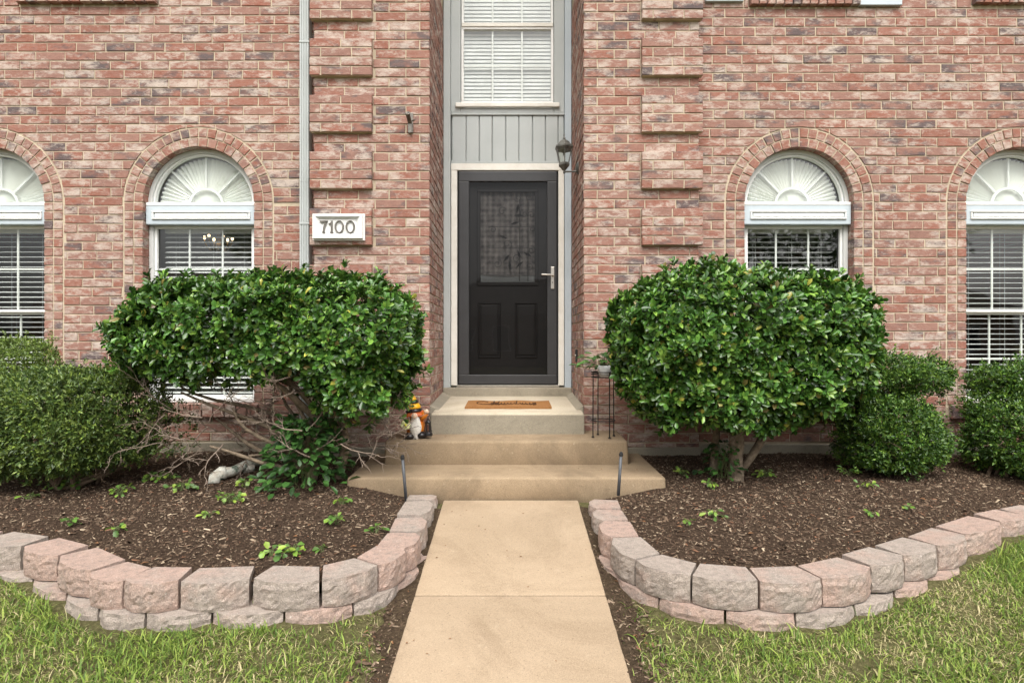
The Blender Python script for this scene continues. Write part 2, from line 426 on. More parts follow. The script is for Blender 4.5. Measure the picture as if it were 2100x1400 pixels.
def wall_rows(zref, z_lo, z_hi):
    k0 = math.floor((z_lo - zref)/C) - 1
    out = []
    k = k0
    while True:
        z0 = zref + k*C + JT/2; z1 = zref + (k+1)*C - JT/2; k += 1
        if z0 > z_hi: break
        if z1 < z_lo + .02: continue
        out.append((k, max(z0, z_lo + .002), min(z1, z_hi)))
    return out
def facade(x_lo, x_hi, D, zref, wins, wall, holes=()):
    org = (0, D, 0); u = (1, 0, 0); n = (0, -1, 0)
    for k, z0, z1 in wall_rows(zref, Z_FND, Z_TOP):
        x = x_lo - (BL if k % 2 else BL*.5) - BL + random.uniform(-.02, .02)
        while x < x_hi:
            L = BL + random.uniform(-.005, .005)
            a0, a1 = max(x + JT/2, x_lo), min(x + L - JT/2, x_hi); x += L
            if a1 - a0 < .02: continue
            parts = [(a0, a1)]
            for (hx0, hx1, hz0, hz1) in holes:
                if z0 < hz1 - .004 and z1 > hz0 + .004:
                    nx = []
                    for p0, p1 in parts:
                        if p1 <= hx0 or p0 >= hx1: nx.append((p0, p1)); continue
                        if p0 < hx0 - .02: nx.append((p0, hx0 - JT/2))
                        if p1 > hx1 + .02: nx.append((hx1 + JT/2, p1))
                    parts = nx
            for cx, hw, _, zs in wins:
                ro = hw + 2*RING + JT*.5; nx = []
                for p0, p1 in parts:
                    if p1 <= cx - ro or p0 >= cx + ro or z0 >= zs + ro: nx.append((p0, p1)); continue
                    if z1 <= Z_SILL - 2*C*.55: nx.append((p0, p1)); continue
                    if (z0 + z1)/2 <= zs:      # beside the opening
                        e = ro - JT*.5 + JT/2
                        if p0 < cx - e - .015: nx.append((p0, cx - e))
                        if p1 > cx + e + .015: nx.append((cx + e, p1))
                    else:                       # cut to the arch
                        bx = {p0, p1}
                        for z in (z0, z1, (z0+z1)/2):
                            q = ro*ro - max(z - zs, 0)**2
                            if q > 0:
                                for sg in (-1, 1):
                                    e = cx + sg*math.sqrt(q)
                                    if p0 < e < p1: bx.add(e)
                        bx.add((p0+p1)/2); bx = sorted(bx)
                        low = [(b, max(z0, zs + math.sqrt(max(ro*ro - (b-cx)**2, 0)))) for b in bx]
                        run = []
                        def flush():
                            if len(run) >= 2:
                                pl = [r_ for r_ in run] + [(run[-1][0], z1), (run[0][0], z1)]
                                cl = []
                                for p in pl:
                                    if not cl or abs(p[0]-cl[-1][0]) + abs(p[1]-cl[-1][1]) > .0025: cl.append(p)
                                if abs(cl[0][0]-cl[-1][0]) + abs(cl[0][1]-cl[-1][1]) < .0025: cl.pop()
                                if len(cl) >= 3 and run[-1][0] - run[0][0] > .015: brick(cl, org, u, n, .006, .02, wall)
                        for b, z in low:
                            if z <= z1 + 1e-6: run.append((b, min(z, z1)))
                            else: flush(); run = []
                        flush()
                parts = nx
            for p0, p1 in parts: brick(rect(p0, p1, z0, z1), org, u, n, .006, .02, wall)

def wall_sheet(x_lo, x_hi, D, wins, z_hi, holes=()):
    """mortar sheet with arched openings"""
    m = MB(); xs = {x_lo, x_hi}
    for cx, hw, _, zs in wins:
        for i in range(33): xs.add(cx - (hw + .006)*math.cos(math.pi*i/32))
    for h in holes: xs |= {h[0], h[1]}
    xs = sorted(x for x in xs if x_lo <= x <= x_hi)
    for a, b in zip(xs[:-1], xs[1:]):
        xm = (a+b)/2; win = next((q for q in wins if abs(xm - q[0]) < q[1] + .006), None)
        hole = next((h for h in holes if h[0] < xm < h[1]), None)
        top = hole[2] if hole else z_hi
        if win:
            r = win[1] + .006; t0, t1 = (win[3] + math.sqrt(max(r*r - (x - win[0])**2, 0)) for x in (a, b))
            m.add([(a, D, t0), (b, D, t1), (b, D, top), (a, D, top)], [(0, 1, 2, 3)])
            m.add([(a, D, 0), (b, D, 0), (b, D, Z_SILL - .05), (a, D, Z_SILL - .05)], [(0, 1, 2, 3)])
        else: m.add([(a, D, 0), (b, D, 0), (b, D, top), (a, D, top)], [(0, 1, 2, 3)])
        if hole and hole[3] < z_hi: m.add([(a, D, hole[3]), (b, D, hole[3]), (b, D, z_hi), (a, D, z_hi)], [(0, 1, 2, 3)])
    for cx, hw, _, zs in wins:          # reveal lining
        r = hw + .005; pts = [(cx - r, Z_SILL - .05)] + [(cx - r*math.cos(math.pi*i/32), zs + r*math.sin(math.pi*i/32)) for i in range(33)] + [(cx + r, Z_SILL - .05)]
        for (a, b), (c, d) in zip(pts[:-1], pts[1:]): m.add([(a, D, b), (c, D, d), (c, D + .13, d), (a, D + .13, b)], [(0, 1, 2, 3)])
    return m
XW = 5.6
UPW = [(wx(40, D_LEFT), wx(325, D_LEFT), D_LEFT, wz(10, D_LEFT)), (wx(1535, D_RIGHT), wx(1760, D_RIGHT), D_RIGHT, wz(15, D_RIGHT)), (wx(1992, D_RIGHT), wx(2217, D_RIGHT), D_RIGHT, wz(12, D_RIGHT))]
UPH = [(a, b, z, z + 1.55) for a, b, D, z in UPW]
mort['left'] = wall_sheet(-XW, X_EL + .02, D_LEFT, WIN[:2], Z_TOP, [UPH[0]]).build("wall", "mortar", house)
mort['right'] = wall_sheet(X_ER - .02, XW, D_RIGHT, WIN[2:], Z_TOP, UPH[1:]).build("wall", "mortar", house)
m = MB()
for a, b in ((X_EL + .006, X_JL - .006), (X_JR + .006, X_ER - .006)): m.add([(a, D_ENT, 0), (b, D_ENT, 0), (b, D_ENT, Z_EAVE), (a, D_ENT, Z_EAVE)], [(0, 1, 2, 3)])
for x, y1 in ((X_EL + .006, D_LEFT + .1), (X_ER - .006, D_RIGHT + .1), (X_JL - .006, D_DOOR + .1), (X_JR + .006, D_DOOR + .1)):
    m.add([(x, D_ENT, 0), (x, y1, 0), (x, y1, Z_EAVE), (x, D_ENT, Z_EAVE)], [(0, 1, 2, 3)])
mort['entry'] = m.build("wall", "mortar", house)
facade(-XW, X_EL - .0, D_LEFT, H + 1.312, WIN[:2], 'left', [UPH[0]])
facade(X_ER + .0, XW, D_RIGHT, H + 1.166, WIN[2:], 'right', UPH[1:])
# entry bay, door recess and the projecting corner bands
ZREF = H + .787
QP = .045
for k, z0, z1 in wall_rows(ZREF, Z_FND - .02, Z_TOP):
    band = (k - 1) % 6 < 4 and k >= -5
    for side, (a_lo, a_hi) in (('l', (X_EL, X_JL)), ('r', (X_JR, X_ER))):
        q0, q1 = ((-1.66, -1.151) if side == 'l' else (1.067, 1.566))
        x = a_lo - (BL if k % 2 else BL*.55); edges = []
        while x < a_hi:
            a0, a1 = max(x + JT/2, a_lo), min(x + BL - JT/2, a_hi); x += BL
            if band:
                if side == 'l': a0 = max(a0, q1 + JT*.6)
                else: a1 = min(a1, q0 - JT*.6)
            if a1 - a0 > .02: brick(rect(a0, a1, z0, z1), (0, D_ENT, 0), (1, 0, 0), (0, -1, 0), .006, .02, 'entry')
        if band:
            cuts = [q0, q0 + .09, q0 + .09 + BL, q1] if k % 2 else [q0, (q0+q1)/2, q1]
            for a, b in zip(cuts[:-1], cuts[1:]):
                brick(rect(a + (JT/2 if a > q0 else 0), b - (JT/2 if b < q1 else 0), z0, z1), (0, D_ENT, 0), (1, 0, 0), (0, -1, 0), QP, .06, 'entry', 1.15)
    # returns of the bay and the recess jambs
    for xj, nx, y_hi in ((X_JL, 1, D_DOOR - .02), (X_JR, -1, D_DOOR - .02), (X_EL, -1, D_LEFT), (X_ER, 1, D_RIGHT)):
        y = D_ENT + .0165 - (BL if k % 2 else BL/2)
        while y < y_hi:
            a0, a1 = max(y + JT/2, D_ENT + .0165), min(y + BL - JT/2, y_hi); y += BL
            if a1 - a0 > .02: brick(rect(a0, a1, z0, z1), (xj, 0, 0), (0, 1, 0), (nx, 0, 0), 0.0, .02, 'entry', .12)
# mortar behind the bands
for q0, q1 in ((-1.66, -1.151), (1.067, 1.566)):
    for k, z0, z1 in wall_rows(ZREF, Z_FND, Z_TOP):
        if (k-1) % 6 == 0: MB().box(q0 + .004, q1 - .004, D_ENT - QP + .006, D_ENT + .002, z0 - JT/2 + .004, z0 + 4*C - JT*1.5 + .0).build("corner_band", "mortar", mort['entry'])
# arches: two header rings, carried down as two stacked columns
for i, (cx, hw, D, zs) in enumerate(WIN):
    wall = 'left' if i < 2 else 'right'
    for ring in range(2):
        r0 = hw + ring*RING; r1 = r0 + RING - JT
        nb = 20 if ring == 0 else 24
        for j in range(nb):
            t0 = math.pi*j/nb + .5*JT/r0; t1 = math.pi*(j+1)/nb - .5*JT/r0
            pl = [(cx - r0*math.cos(t0), zs + r0*math.sin(t0)), (cx - r0*math.cos(t1), zs + r0*math.sin(t1)),
                  (cx - r1*math.cos(t1), zs + r1*math.sin(t1)), (cx - r1*math.cos(t0), zs + r1*math.sin(t0))]
            pl.reverse()
            brick(pl, (0, D, 0), (1, 0, 0), (0, -1, 0), .007, .09 if ring == 0 else .02, wall)
        z = zs
        while z > Z_SILL:
            z0, z1 = z - C + JT/2, z - JT/2; z -= C
            for sg in (-1, 1):
                a, b = sorted((cx + sg*r0, cx + sg*r1)); brick(rect(a, b, max(z0, Z_SILL - .04), z1), (0, D, 0), (1, 0, 0), (0, -1, 0), .0065, .09 if ring == 0 else .02, wall)
    # rowlock sill, each brick on edge
    n = 13; wsl = (2*hw + .30)/n
    for j in range(n):
        a = cx - hw - .15 + j*wsl
        brick(rect(a + JT/2, a + wsl - JT/2, Z_SILL - .115, Z_SILL - .004), (0, D, 0), (1, 0, 0), (0, -1, 0), .05, .14, wall)
for (a, b, D, z) in UPW:
    n = 13; wsl = (b - a)/n
    for j in range(n): brick(rect(a + j*wsl + JT/2, a + (j+1)*wsl - JT/2, z, z + .10), (0, D, 0), (1, 0, 0), (0, -1, 0), .05, .12, 'left' if a < 0 else 'right')
# the 300 bricks that show largest are objects; the rest is one mass
BRICKS.sort(key=lambda t: -t[0])
for vis, m, wall in BRICKS[:300]: m.build("brick", "brick", mort[wall], attr="rnd")
rest = MB()
for vis, m, wall in BRICKS[300:]:
    k = len(rest.v); rest.v += m.v; rest.c += m.c; rest.f += [tuple(i + k for i in f) for f in m.f]
tag(rest.build("brickwork", "brick", house, attr="rnd"), kind="stuff")
# footing, upper storey, roof, rooms behind the windows
for a, b, D, zt_ in ((-XW, X_EL - .012, D_LEFT, Z_FND - .004), (X_ER + .012, XW, D_RIGHT, Z_FND - .004), (X_EL - .01, X_JL - .003, D_ENT, Z_FND - .02), (X_JR + .003, X_ER + .01, D_ENT, Z_FND - .02)):
    MB().bbox(a, b, D - .022, D + .1, -.1, zt_, .008).build("footing", "concrete_grey", house)
MB().box(-XW, X_EL, D_LEFT - .003, D_LEFT + .1, Z_TOP + .003, Z_EAVE).build("upper_wall", "upper_brick", house)
MB().box(X_ER, XW, D_RIGHT - .003, D_RIGHT + .1, Z_TOP + .003, Z_EAVE).build("upper_wall", "upper_brick", house)
m = MB()
m.add([(-XW-.3, 4.7, Z_EAVE), (XW+.3, 4.7, Z_EAVE), (XW+.3, 12.3, Z_EAVE), (-XW-.3, 12.3, Z_EAVE), (-2.5, 8.5, Z_EAVE+2.2), (2.5, 8.5, Z_EAVE+2.2)],
      [(3, 2, 1, 0), (0, 1, 5, 4), (1, 2, 5), (2, 3, 4, 5), (3, 0, 4)]); m.build("roof", "roof_shingle", house)
for x0, x1, y0 in ((-XW, X_EL + .02, D_LEFT + .012), (X_ER - .02, XW, D_RIGHT + .012)):
    z0, z1, y1 = .15, H + 2.0, 9.0
    m = MB(); m.add([(x0,y0,z0),(x1,y0,z0),(x1,y1,z0),(x0,y1,z0),(x0,y0,z1),(x1,y0,z1),(x1,y1,z1),(x0,y1,z1)], [(0,1,2,3),(4,7,6,5),(1,5,6,2),(2,6,7,3),(3,7,4,0)])
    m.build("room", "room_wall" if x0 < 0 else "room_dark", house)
m = MB()   # outer shell so no daylight enters from behind
m.add([(-XW,5.2,0),(-XW,12,0),(XW,12,0),(XW,5.2,0),(-XW,5.2,Z_EAVE),(-XW,12,Z_EAVE),(XW,12,Z_EAVE),(XW,5.2,Z_EAVE)], [(0,1,5,4),(1,2,6,5),(2,3,7,6)])
m.build("rear_wall", "upper_brick", house)

# ---------------------------------------------------------------- arched windows
def arc_strip(m, cx, zs, r0, r1, y0, y1, a0=0.0, a1=math.pi, n=28):
    """a curved bar between two radii, with depth"""
    vs = []; fs = []
    for i in range(n+1):
        t = a0 + (a1-a0)*i/n; c, s = math.cos(t), math.sin(t)
        vs += [(cx + r0*c, y0, zs + r0*s), (cx + r1*c, y0, zs + r1*s), (cx + r1*c, y1, zs + r1*s), (cx + r0*c, y1, zs + r0*s)]
    for i in range(n):
        a, b = i*4, (i+1)*4
        for k in range(4): fs.append((a+k, a+(k+1) % 4, b+(k+1) % 4, b+k))
    fs += [(3, 2, 1, 0), (n*4, n*4+1, n*4+2, n*4+3)]
    m.add(vs, fs)
def frame_rect(m, x0, x1, y0, y1, z0, z1, t, b=.003):
    m.bbox(x0, x1, y0, y1, z1 - t, z1, b, 1); m.bbox(x0, x1, y0, y1, z0, z0 + t, b, 1)
    m.bbox(x0, x0 + t, y0 + .0012, y1, z0 + t, z1 - t, b, 1); m.bbox(x1 - t, x1, y0 + .0012, y1, z0 + t, z1 - t, b, 1)
def pane(x0, x1, y, z0, z1, parent, mat="pane_glass"):
    return MB().add([(x0, y, z0), (x1, y, z0), (x1, y, z1), (x0, y, z1)], [(0, 1, 2, 3)]).build("pane", mat, parent)
WLAB = ["window cut by the edge of the picture beside the clipped privet", "window above the flat-topped holly, left of the downspout", "window above the round holly, right of the door", "window at the far edge behind the small yaupons"]
WHICH = ["in the arched window at the photo's left edge", "in the arched window behind the broad flat-topped holly", "in the arched window behind the round-topped holly", "in the arched window at the photo's right edge"]
for i, (cx, hw, D, zs) in enumerate(WIN):
    yf = D + .08; g = yf + .035
    zb = zs - .183; zsill = Z_SILL + .012
    win = MB(); arc_strip(win, cx, zs, hw - .034, hw - .0015, yf - .012, yf + .05)
    for sg in (-1, 1):
        a, b = sorted((cx + sg*(hw - .0015), cx + sg*(hw - .04))); win.bbox(a, b, yf, yf + .06, zsill, zb, .004, 1)
    win = win.build("window", "pale_trim", house)
    m = MB(); arc_strip(m, cx, zs, hw - .052, hw - .036, yf + .004, yf + .045); m.build("arch_bead", "white_paint", win)
    # transom bar with its moulded panel
    m = MB(); m.bbox(cx - hw + .004, cx + hw - .004, yf - .05, yf + .055, zb, zs - .004, .006, 2); tb = m.build("transom_bar", "blue_grey_trim", win)
    m = MB(); frame_rect(m, cx - hw + .06, cx + hw - .045, yf - .063, yf - .048, zb + .042, zb + .115, .015, .004); m.build("moulding", "white_paint", win)
    m = MB(); m.bbox(cx - hw + .006, cx + hw - .006, yf - .054, yf - .02, zs - .022, zs + .006, .004, 1); m.build("ledge", "white_paint", win)
    m = MB(); m.bbox(cx - hw + .085, cx + hw - .07, yf - .056, yf - .045, zb + .062, zb + .094, .003, 1); m.build("panel", "white_paint", win)
    # fan-light: glass, spokes, inner arc
    rg = hw - .05
    m = MB(); m.add([(cx, g, zs)] + [(cx + rg*math.cos(math.pi*k/24), g, zs + rg*math.sin(math.pi*k/24)) for k in range(25)], [(0, k+1, k+2) for k in range(24)]); m.build("arch_pane", "pane_glass", win)
    m = MB(); arc_strip(m, cx, zs, .135, .155, g + .006, g + .02); m.build("inner_arc", "white_paint", win)
    for t in (45, 90, 135):
        c, s = math.cos(R(t)), math.sin(R(t)); m = MB()
        p0 = Vector((cx + .154*c, 0, zs + .154*s)); p1 = Vector((cx + (rg-.004)*c, 0, zs + (rg-.004)*s)); q = Vector((-s, 0, c))*.008
        m.prism([((p0-q).x, (p0-q).z), ((p1-q).x, (p1-q).z), ((p1+q).x, (p1+q).z), ((p0+q).x, (p0+q).z)], g + .006, g + .02); m.build("spoke", "white_paint", win)
    # two sashes
    xs0, xs1 = cx - hw + .041, cx + hw - .041
    zm = wz(643, yf)
    for nm, z0, z1, off, dx in (("upper_sash", zm + .012, zb, 0, 0), ("lower_sash", zsill + .02, zm + .018, .03, .012)):
        m = MB(); frame_rect(m, xs0, xs1, yf + .012 + off, yf + .04 + off, z0, z1, .024); sash = m.build(nm, "white_paint", win)
        pane(xs0 + .02, xs1 - .02, g + .004 + off, z0 + .02, z1 - .02, win)
        wl_ = (xs1 - xs0)/3
        for k in (1, 2): m = MB(); m.bbox(xs0 + k*wl_ - .008, xs0 + k*wl_ + .008, g + .008 + off, g + .02 + off, z0 + .024, z1 - .024, .002, 1); m.build("muntin", "white_paint", win)
        zh = wz(551, yf) if nm == "upper_sash" else wz(736, yf)
        m = MB(); m.bbox(xs0 + .024, xs1 - .024, g + .0075 + off, g + .0205 + off, zh - .008, zh + .008, .002, 1); m.build("muntin", "white_paint", win)
    m = MB(); m.bbox(cx - hw + .003, cx + hw - .003, yf - .03, yf + .09, Z_SILL + .0, zsill + .022, .004, 1); m.build("sill", "white_paint", win)
    # pleated fan shade behind the arch
    sh = MB(); n = 32; yb = g + .034; vs = [(cx, yb, zs + .0)]
    for k in range(2*n + 1):
        t = math.pi*k/(2*n); d = .026 if k % 2 else -.006; vs.append((cx + rg*.98*math.cos(t), yb + d, zs + rg*.98*math.sin(t)))
    sh.add(vs, [(0, k+1, k+2) for k in range(2*n)])
    tag(sh.build("fan_shade", "fabric_white"), "white pleated sunburst shade " + WHICH[i], "window shade", "pleated shades in the arched windows")
    # blind: head rail, slats, cords
    yb = g + .11
    bl = thing("window_blind", (cx, yb, zsill), "open white horizontal slat blind " + WHICH[i], "blind", "slat blinds behind the arched windows")
    b = base_of(bl); x0, x1 = xs0 + .03, xs1 - .03
    MB().bbox(x0, x1, yb - .03, yb + .03, zb - .045, zb + .01, .004, 1).build("head_rail", "blind_white", bl)
    m0 = MB(); tilt = R((8, 20, -4, 3)[i]); ct, st = .025*math.cos(tilt), .025*math.sin(tilt)
    m0.add([(x0, yb - ct, b.z - st), (x1, yb - ct, b.z - st), (x1, yb, b.z + .004), (x0, yb, b.z + .004), (x1, yb + ct, b.z + st), (x0, yb + ct, b.z + st),
            (x0, yb - ct, b.z - st - .0025), (x1, yb - ct, b.z - st - .0025), (x1, yb + ct, b.z + st - .0025), (x0, yb + ct, b.z + st - .0025)],
           [(0, 1, 2, 3), (3, 2, 4, 5), (6, 7, 1, 0), (6, 9, 8, 7), (5, 4, 8, 9)])
    z = zb - .075; first = None
    while z > zsill + .05:
        if first is None: first = m0.build("slat", "blind_white", bl); o = first
        else: o = first.copy(); col.objects.link(o)
        o.location = (0, 0, z - b.z); o.rotation_euler = (random.uniform(-.02, .02), random.uniform(-.0012, .0012), 0); z -= .0445
    for xc in (x0 + .1, (x0+x1)/2 + .03, x1 - .1):
        for dy in (-.026, .026): MB().tube([(xc, yb + dy, zb - .04), (xc, yb + dy, zsill + .04)], .0012, 4).build("cord", "blind_white", bl)
    MB().bbox(x0, x1, yb - .025, yb + .025, zsill + .02, zsill + .04, .003, 1).build("bottom_rail", "blind_white", bl)
# upper-storey windows whose sills and shutters dip into the picture
for a, b, D, z in UPW:
    m = MB(); frame_rect(m, a + .03, b - .03, D + .02, D + .07, z + .105, z + 1.5, .045); up = m.build("window", "white_paint", house)
    pane(a + .07, b - .07, D + .05, z + .14, z + 1.46, up)
    MB().box(a, b, D + .12, D + .13, z + .1, z + 1.55).build("backing", "room_dark", up)
for x0, x1, py in ((1447, 1525, 3), (1762, 1850, 11)):
    z = wz(py, D_RIGHT - .03); a, b = wx(x0, D_RIGHT - .03), wx(x1, D_RIGHT - .03)
    m = MB(); frame_rect(m, a, b, D_RIGHT - .035, D_RIGHT - .004, z, z + 1.5, .05)
    for k in range(30): m.box(a + .05, b - .05, D_RIGHT - .025, D_RIGHT - .008, z + .055 + k*.046, z + .09 + k*.046)
    m.build("shutter", "blue_grey_trim", house)

# ---------------------------------------------------------------- entry: trim, upper window, boards, door
YD = D_DOOR
def ex(px): return wx(px, YD)
def ez(py): return wz(py, YD)
m = MB(); m.bbox(X_JL + .003, ex(924.5), YD - .04, YD + .05, .55, Z_EAVE, .004, 1); m.build("corner_trim", "grey_trim", house)
m = MB(); m.bbox(ex(1157.5), X_JR - .003, YD - .04, YD + .05, .55, Z_EAVE, .004, 1); m.build("corner_trim", "blue_grey_trim", house)
MB().box(X_JL - .05, X_JR + .05, YD + .06, YD + .08, .4, Z_EAVE).build("entry_back_wall", "grey_trim", house)
# casing round the storm door
zt = ez(337); zd = ez(352); zb = ez(790)
cas = MB(); cas.bbox(ex(925.5), ex(1156.5), YD - .03, YD + .05, zd + .004, zt, .004, 1)
cas.bbox(ex(925.5), ex(938), YD - .0285, YD + .05, zb, zd + .003, .004, 1); cas.bbox(ex(1144.8), ex(1156.5), YD - .0285, YD + .05, zb, zd + .003, .004, 1)
cas.build("door_casing", "cream_paint", house)
# vertical boards over the door
zb0, zb1 = ez(331), ez(238)
seams = [927, 956, 983, 1009.5, 1037, 1064, 1092, 1118.6, 1144.5, 1156.5]
for a, b in zip(seams[:-1], seams[1:]): MB().bbox(ex(a) + .004, ex(b) - .004, YD - .012, YD + .05, zb0, zb1, .005, 2).build("board", "grey_trim", house)
MB().box(ex(926), ex(1157), YD + .012, YD + .052, zb0, zb1).build("board_backing", "grey_trim", house)
MB().bbox(ex(925), ex(1157), YD - .026, YD + .05, zb1 + .001, ez(233), .003, 1).build("board_trim", "grey_trim", house)
MB().bbox(ex(925), ex(1157), YD - .024, YD + .05, zt + .002, zb0 - .001, .003, 1).build("board_trim", "grey_trim", house)
# upper entry window
z0 = ez(233) + .002; z1 = ez(-160)
m = MB()
for a, b in ((925, 945), (1136, 1157)): m.bbox(ex(a), ex(b), YD - .02, YD + .05, z0, z1, .004, 1)
m.bbox(ex(945.3), ex(1135.7), YD - .0205, YD + .05, z0, ez(223), .004, 1)
ew = m.build("window", "grey_trim", house)
MB().bbox(ex(935), ex(1147), YD - .05, YD - .021, ez(223), ez(214), .008, 2).build("sill", "cream_paint", ew)
m = MB(); frame_rect(m, ex(946), ex(1135), YD - .012, YD + .03, ez(214), ez(56), .026); m.build("lower_sash", "white_paint", ew)
m = MB(); frame_rect(m, ex(946), ex(1135), YD + .012, YD + .05, ez(60), z1, .026); m.build("upper_sash", "white_paint", ew)
MB().bbox(ex(947), ex(1134), YD - .022, YD + .0, ez(57), ez(49), .003, 1).build("meeting_rail", "cream_paint", ew)
pane(ex(949), ex(1132), YD + .012, ez(210), ez(58), ew); pane(ex(949), ex(1132), YD + .034, ez(58), z1 - .02, ew)
for px in (1010, 1070.6):
    MB().bbox(ex(px) - .009, ex(px) + .009, YD + .016, YD + .026, ez(210), ez(58), .002, 1).build("muntin", "white_paint", ew)
    MB().bbox(ex(px) - .009, ex(px) + .009, YD + .038, YD + .048, ez(48), z1 - .02, .002, 1).build("muntin", "white_paint", ew)
MB().bbox(ex(949), ex(1132), YD + .0155, YD + .0265, ez(136.5), ez(131.5), .002, 1).build("muntin", "white_paint", ew)
# its closed blind
bl = thing("window_blind", (ex(1040), YD + .06, z0), "closed white slat blind in the tall window above the front door", "blind")
m0 = MB(); bz = z0; x0, x1 = ex(949), ex(1132)
m0.add([(x0, YD + .052, bz - .021), (x1, YD + .052, bz - .021), (x1, YD + .056, bz), (x0, YD + .056, bz), (x1, YD + .066, bz + .021), (x0, YD + .066, bz + .021)], [(0, 1, 2, 3), (3, 2, 4, 5)])
m0.add([(x0, YD + .054, bz - .0215), (x1, YD + .054, bz - .0215), (x1, YD + .068, bz + .0205), (x0, YD + .068, bz + .0205)], [(3, 2, 1, 0)])
z = z0 + .09; first = None
while z < z1 - .05:
    if first is None: first = m0.build("slat", "blind_white", bl); o = first
    else: o = first.copy(); col.objects.link(o)
    o.location = (0, 0, z - bz); o.rotation_euler = (random.uniform(-.05, .05), random.uniform(-.001, .001), 0); z += .038
# storm door
zb_ = zb + .012
door = MB(); frame_rect(door, ex(938.6), ex(1144.2), YD - .008, YD + .04, zb_ - .008, zd, .018, .002)
door = door.build("door_frame", "rubber", house)
sd = MB(); x0, x1 = ex(941.5), ex(1141.5); zi0, zi1 = ez(768), ez(374); xi0, xi1 = ex(962.4), ex(1121.8)
sd.bbox(x0, x1, YD - .035, YD + .005, zi1, zd - .006, .006, 2); sd.bbox(x0, x1, YD - .035, YD + .005, zb_ + .004, zi0, .006, 2)
sd.bbox(x0, xi0, YD - .0345, YD + .005, zi0, zi1, .006, 2); sd.bbox(xi1, x1, YD - .0345, YD + .005, zi0, zi1, .006, 2)
sd = sd.build("storm_door", "storm_paint", house)
pane(xi0, xi1, YD - .016, zi0, zi1, sd, "storm_glass")
MB().bbox(ex(1129), ex(1136.2), YD - .047, YD - .033, ez(593), ez(548), .003, 2).build("handle_plate", "nickel", sd)
m = MB(); m.tube([(ex(1133), YD - .045, ez(565.5)), (ex(1133), YD - .085, ez(565.5))], .009, 10); m.tube([(ex(1135), YD - .082, ez(565.5)), (ex(1122), YD - .086, ez(565)), (ex(1110), YD - .082, ez(564.5))], [.0095, .009, .011], 10)
m.build("handle", "nickel", sd)
MB().tube([(ex(1132.6), YD - .052, ez(580)), (ex(1132.6), YD - .045, ez(580))], .007, 10).build("lock", "pewter", sd)
# inner door
yi = YD + .028
idr = MB(); gx0, gx1, gz0, gz1 = ex(984), ex(1098), ez(580), ez(391)
idr.box(xi0 - .02, gx0, yi, yi + .03, zi0 - .02, zi1 + .02); idr.box(gx1, xi1 + .02, yi, yi + .03, zi0 - .02, zi1 + .02)
idr.box(gx0, gx1, yi, yi + .03, gz1, zi1 + .02); idr.box(gx0, gx1, yi, yi + .03, zi0 - .02, gz0)
idr = idr.build("inner_door", "door_paint", house)
m = MB(); frame_rect(m, ex(978), ex(1104), yi - .012, yi - .001, ez(585), ez(386), .035, .005); m.build("glass_moulding", "door_paint", idr)
for a, b in ((980, 1027), (1056, 1102)):
    m = MB(); frame_rect(m, ex(a), ex(b), yi - .010, yi - .001, ez(734), ez(619), .02, .006); m.bbox(ex(a) + .03, ex(b) - .03, yi - .007, yi - .001, ez(734) + .03, ez(619) - .03, .005, 2); m.build("panel", "door_paint", idr)
pane(gx0, gx1, yi + .008, gz0, gz1, idr, "storm_glass")
cur = MB(); n = 60; vs = []; fs = []
for k in range(n+1):
    x = gx0 + (gx1-gx0)*k/n; d = .006*math.sin(k*1.15) + .003*math.sin(k*.43); hem = gz0 + .07 + .03*abs(k/n-.5)
    vs += [(x, YD + .052 + d*.5, hem), (x, YD + .052 + d*.5, gz1)]
for k in range(n): fs.append((2*k, 2*k+2, 2*k+3, 2*k+1))
cur.add(vs, fs); tag(cur.build("curtain", "curtain"), "sheer gathered plaid curtain behind the front door glass", "curtain")
# wrought iron scrolls over the door glass
ir = thing("iron_scrollwork", (ex(1065), yi, gz0), "dark wrought iron scrollwork in the front door glass", "ironwork")
def spiral(c, r, turns, a0, hand, y):
    pts = []
    for k in range(28):
        t = k/27; a = R(a0) + hand*turns*2*math.pi*t; q = r*(1 - .8*t); pts.append((c[0] + q*math.cos(a), y, c[1] + q*math.sin(a)))
    return pts
ys = yi + .002
for px in (1066, 1083): MB().tube([(ex(px), ys, ez(576)), (ex(px), ys, ez(408))], .0035, 5).build("bar", "black_iron", ir)
for py in (464, 508): MB().tube([(ex(1000), ys, ez(py)), (ex(1096), ys, ez(py))], .0028, 5).build("bar", "black_iron", ir)
MB().tube([(ex(1002), ys, ez(563)), (ex(1080), ys, ez(563))], .0035, 5).build("bar", "black_iron", ir)
for (px, py, r, a0, hd) in ((1075, 437, .045, 90, 1), (1090, 440, .04, 200, -1), (1091, 468, .03, 90, -1), (1090, 512, .042, 90, -1), (1060, 530, .05, 0, 1), (1085, 545, .042, 250, 1), (1062, 405, .04, 180, 1), (1085, 402, .038, 0, -1), (1030, 432, .045, 20, 1), (1010, 470, .04, 160, -1), (1040, 500, .05, 300, 1), (1020, 540, .045, 60, -1)):
    MB().tube(spiral((ex(px), ez(py)), r, 1.2, a0, hd, ys - .003), .003, 5).build("scroll", "black_iron", ir)
random.seed(5)
for k in range(9):
    c = Vector((ex(random.uniform(1030, 1085)), ys - .006, ez(random.uniform(425, 555)))); a = random.uniform(0, 6.28); d = Vector((math.cos(a), 0, math.sin(a))); q = Vector((-d.z, 0, d.x)); L = .05
    MB().add([c - d*L, c - q*.014 + Vector((0, -.006, 0)), c + d*L, c + q*.014 + Vector((0, -.006, 0)), c + Vector((0, .004, 0))], [(0, 1, 4), (1, 2, 4), (2, 3, 4), (3, 0, 4)]).build("iron_leaf", "black_iron", ir)
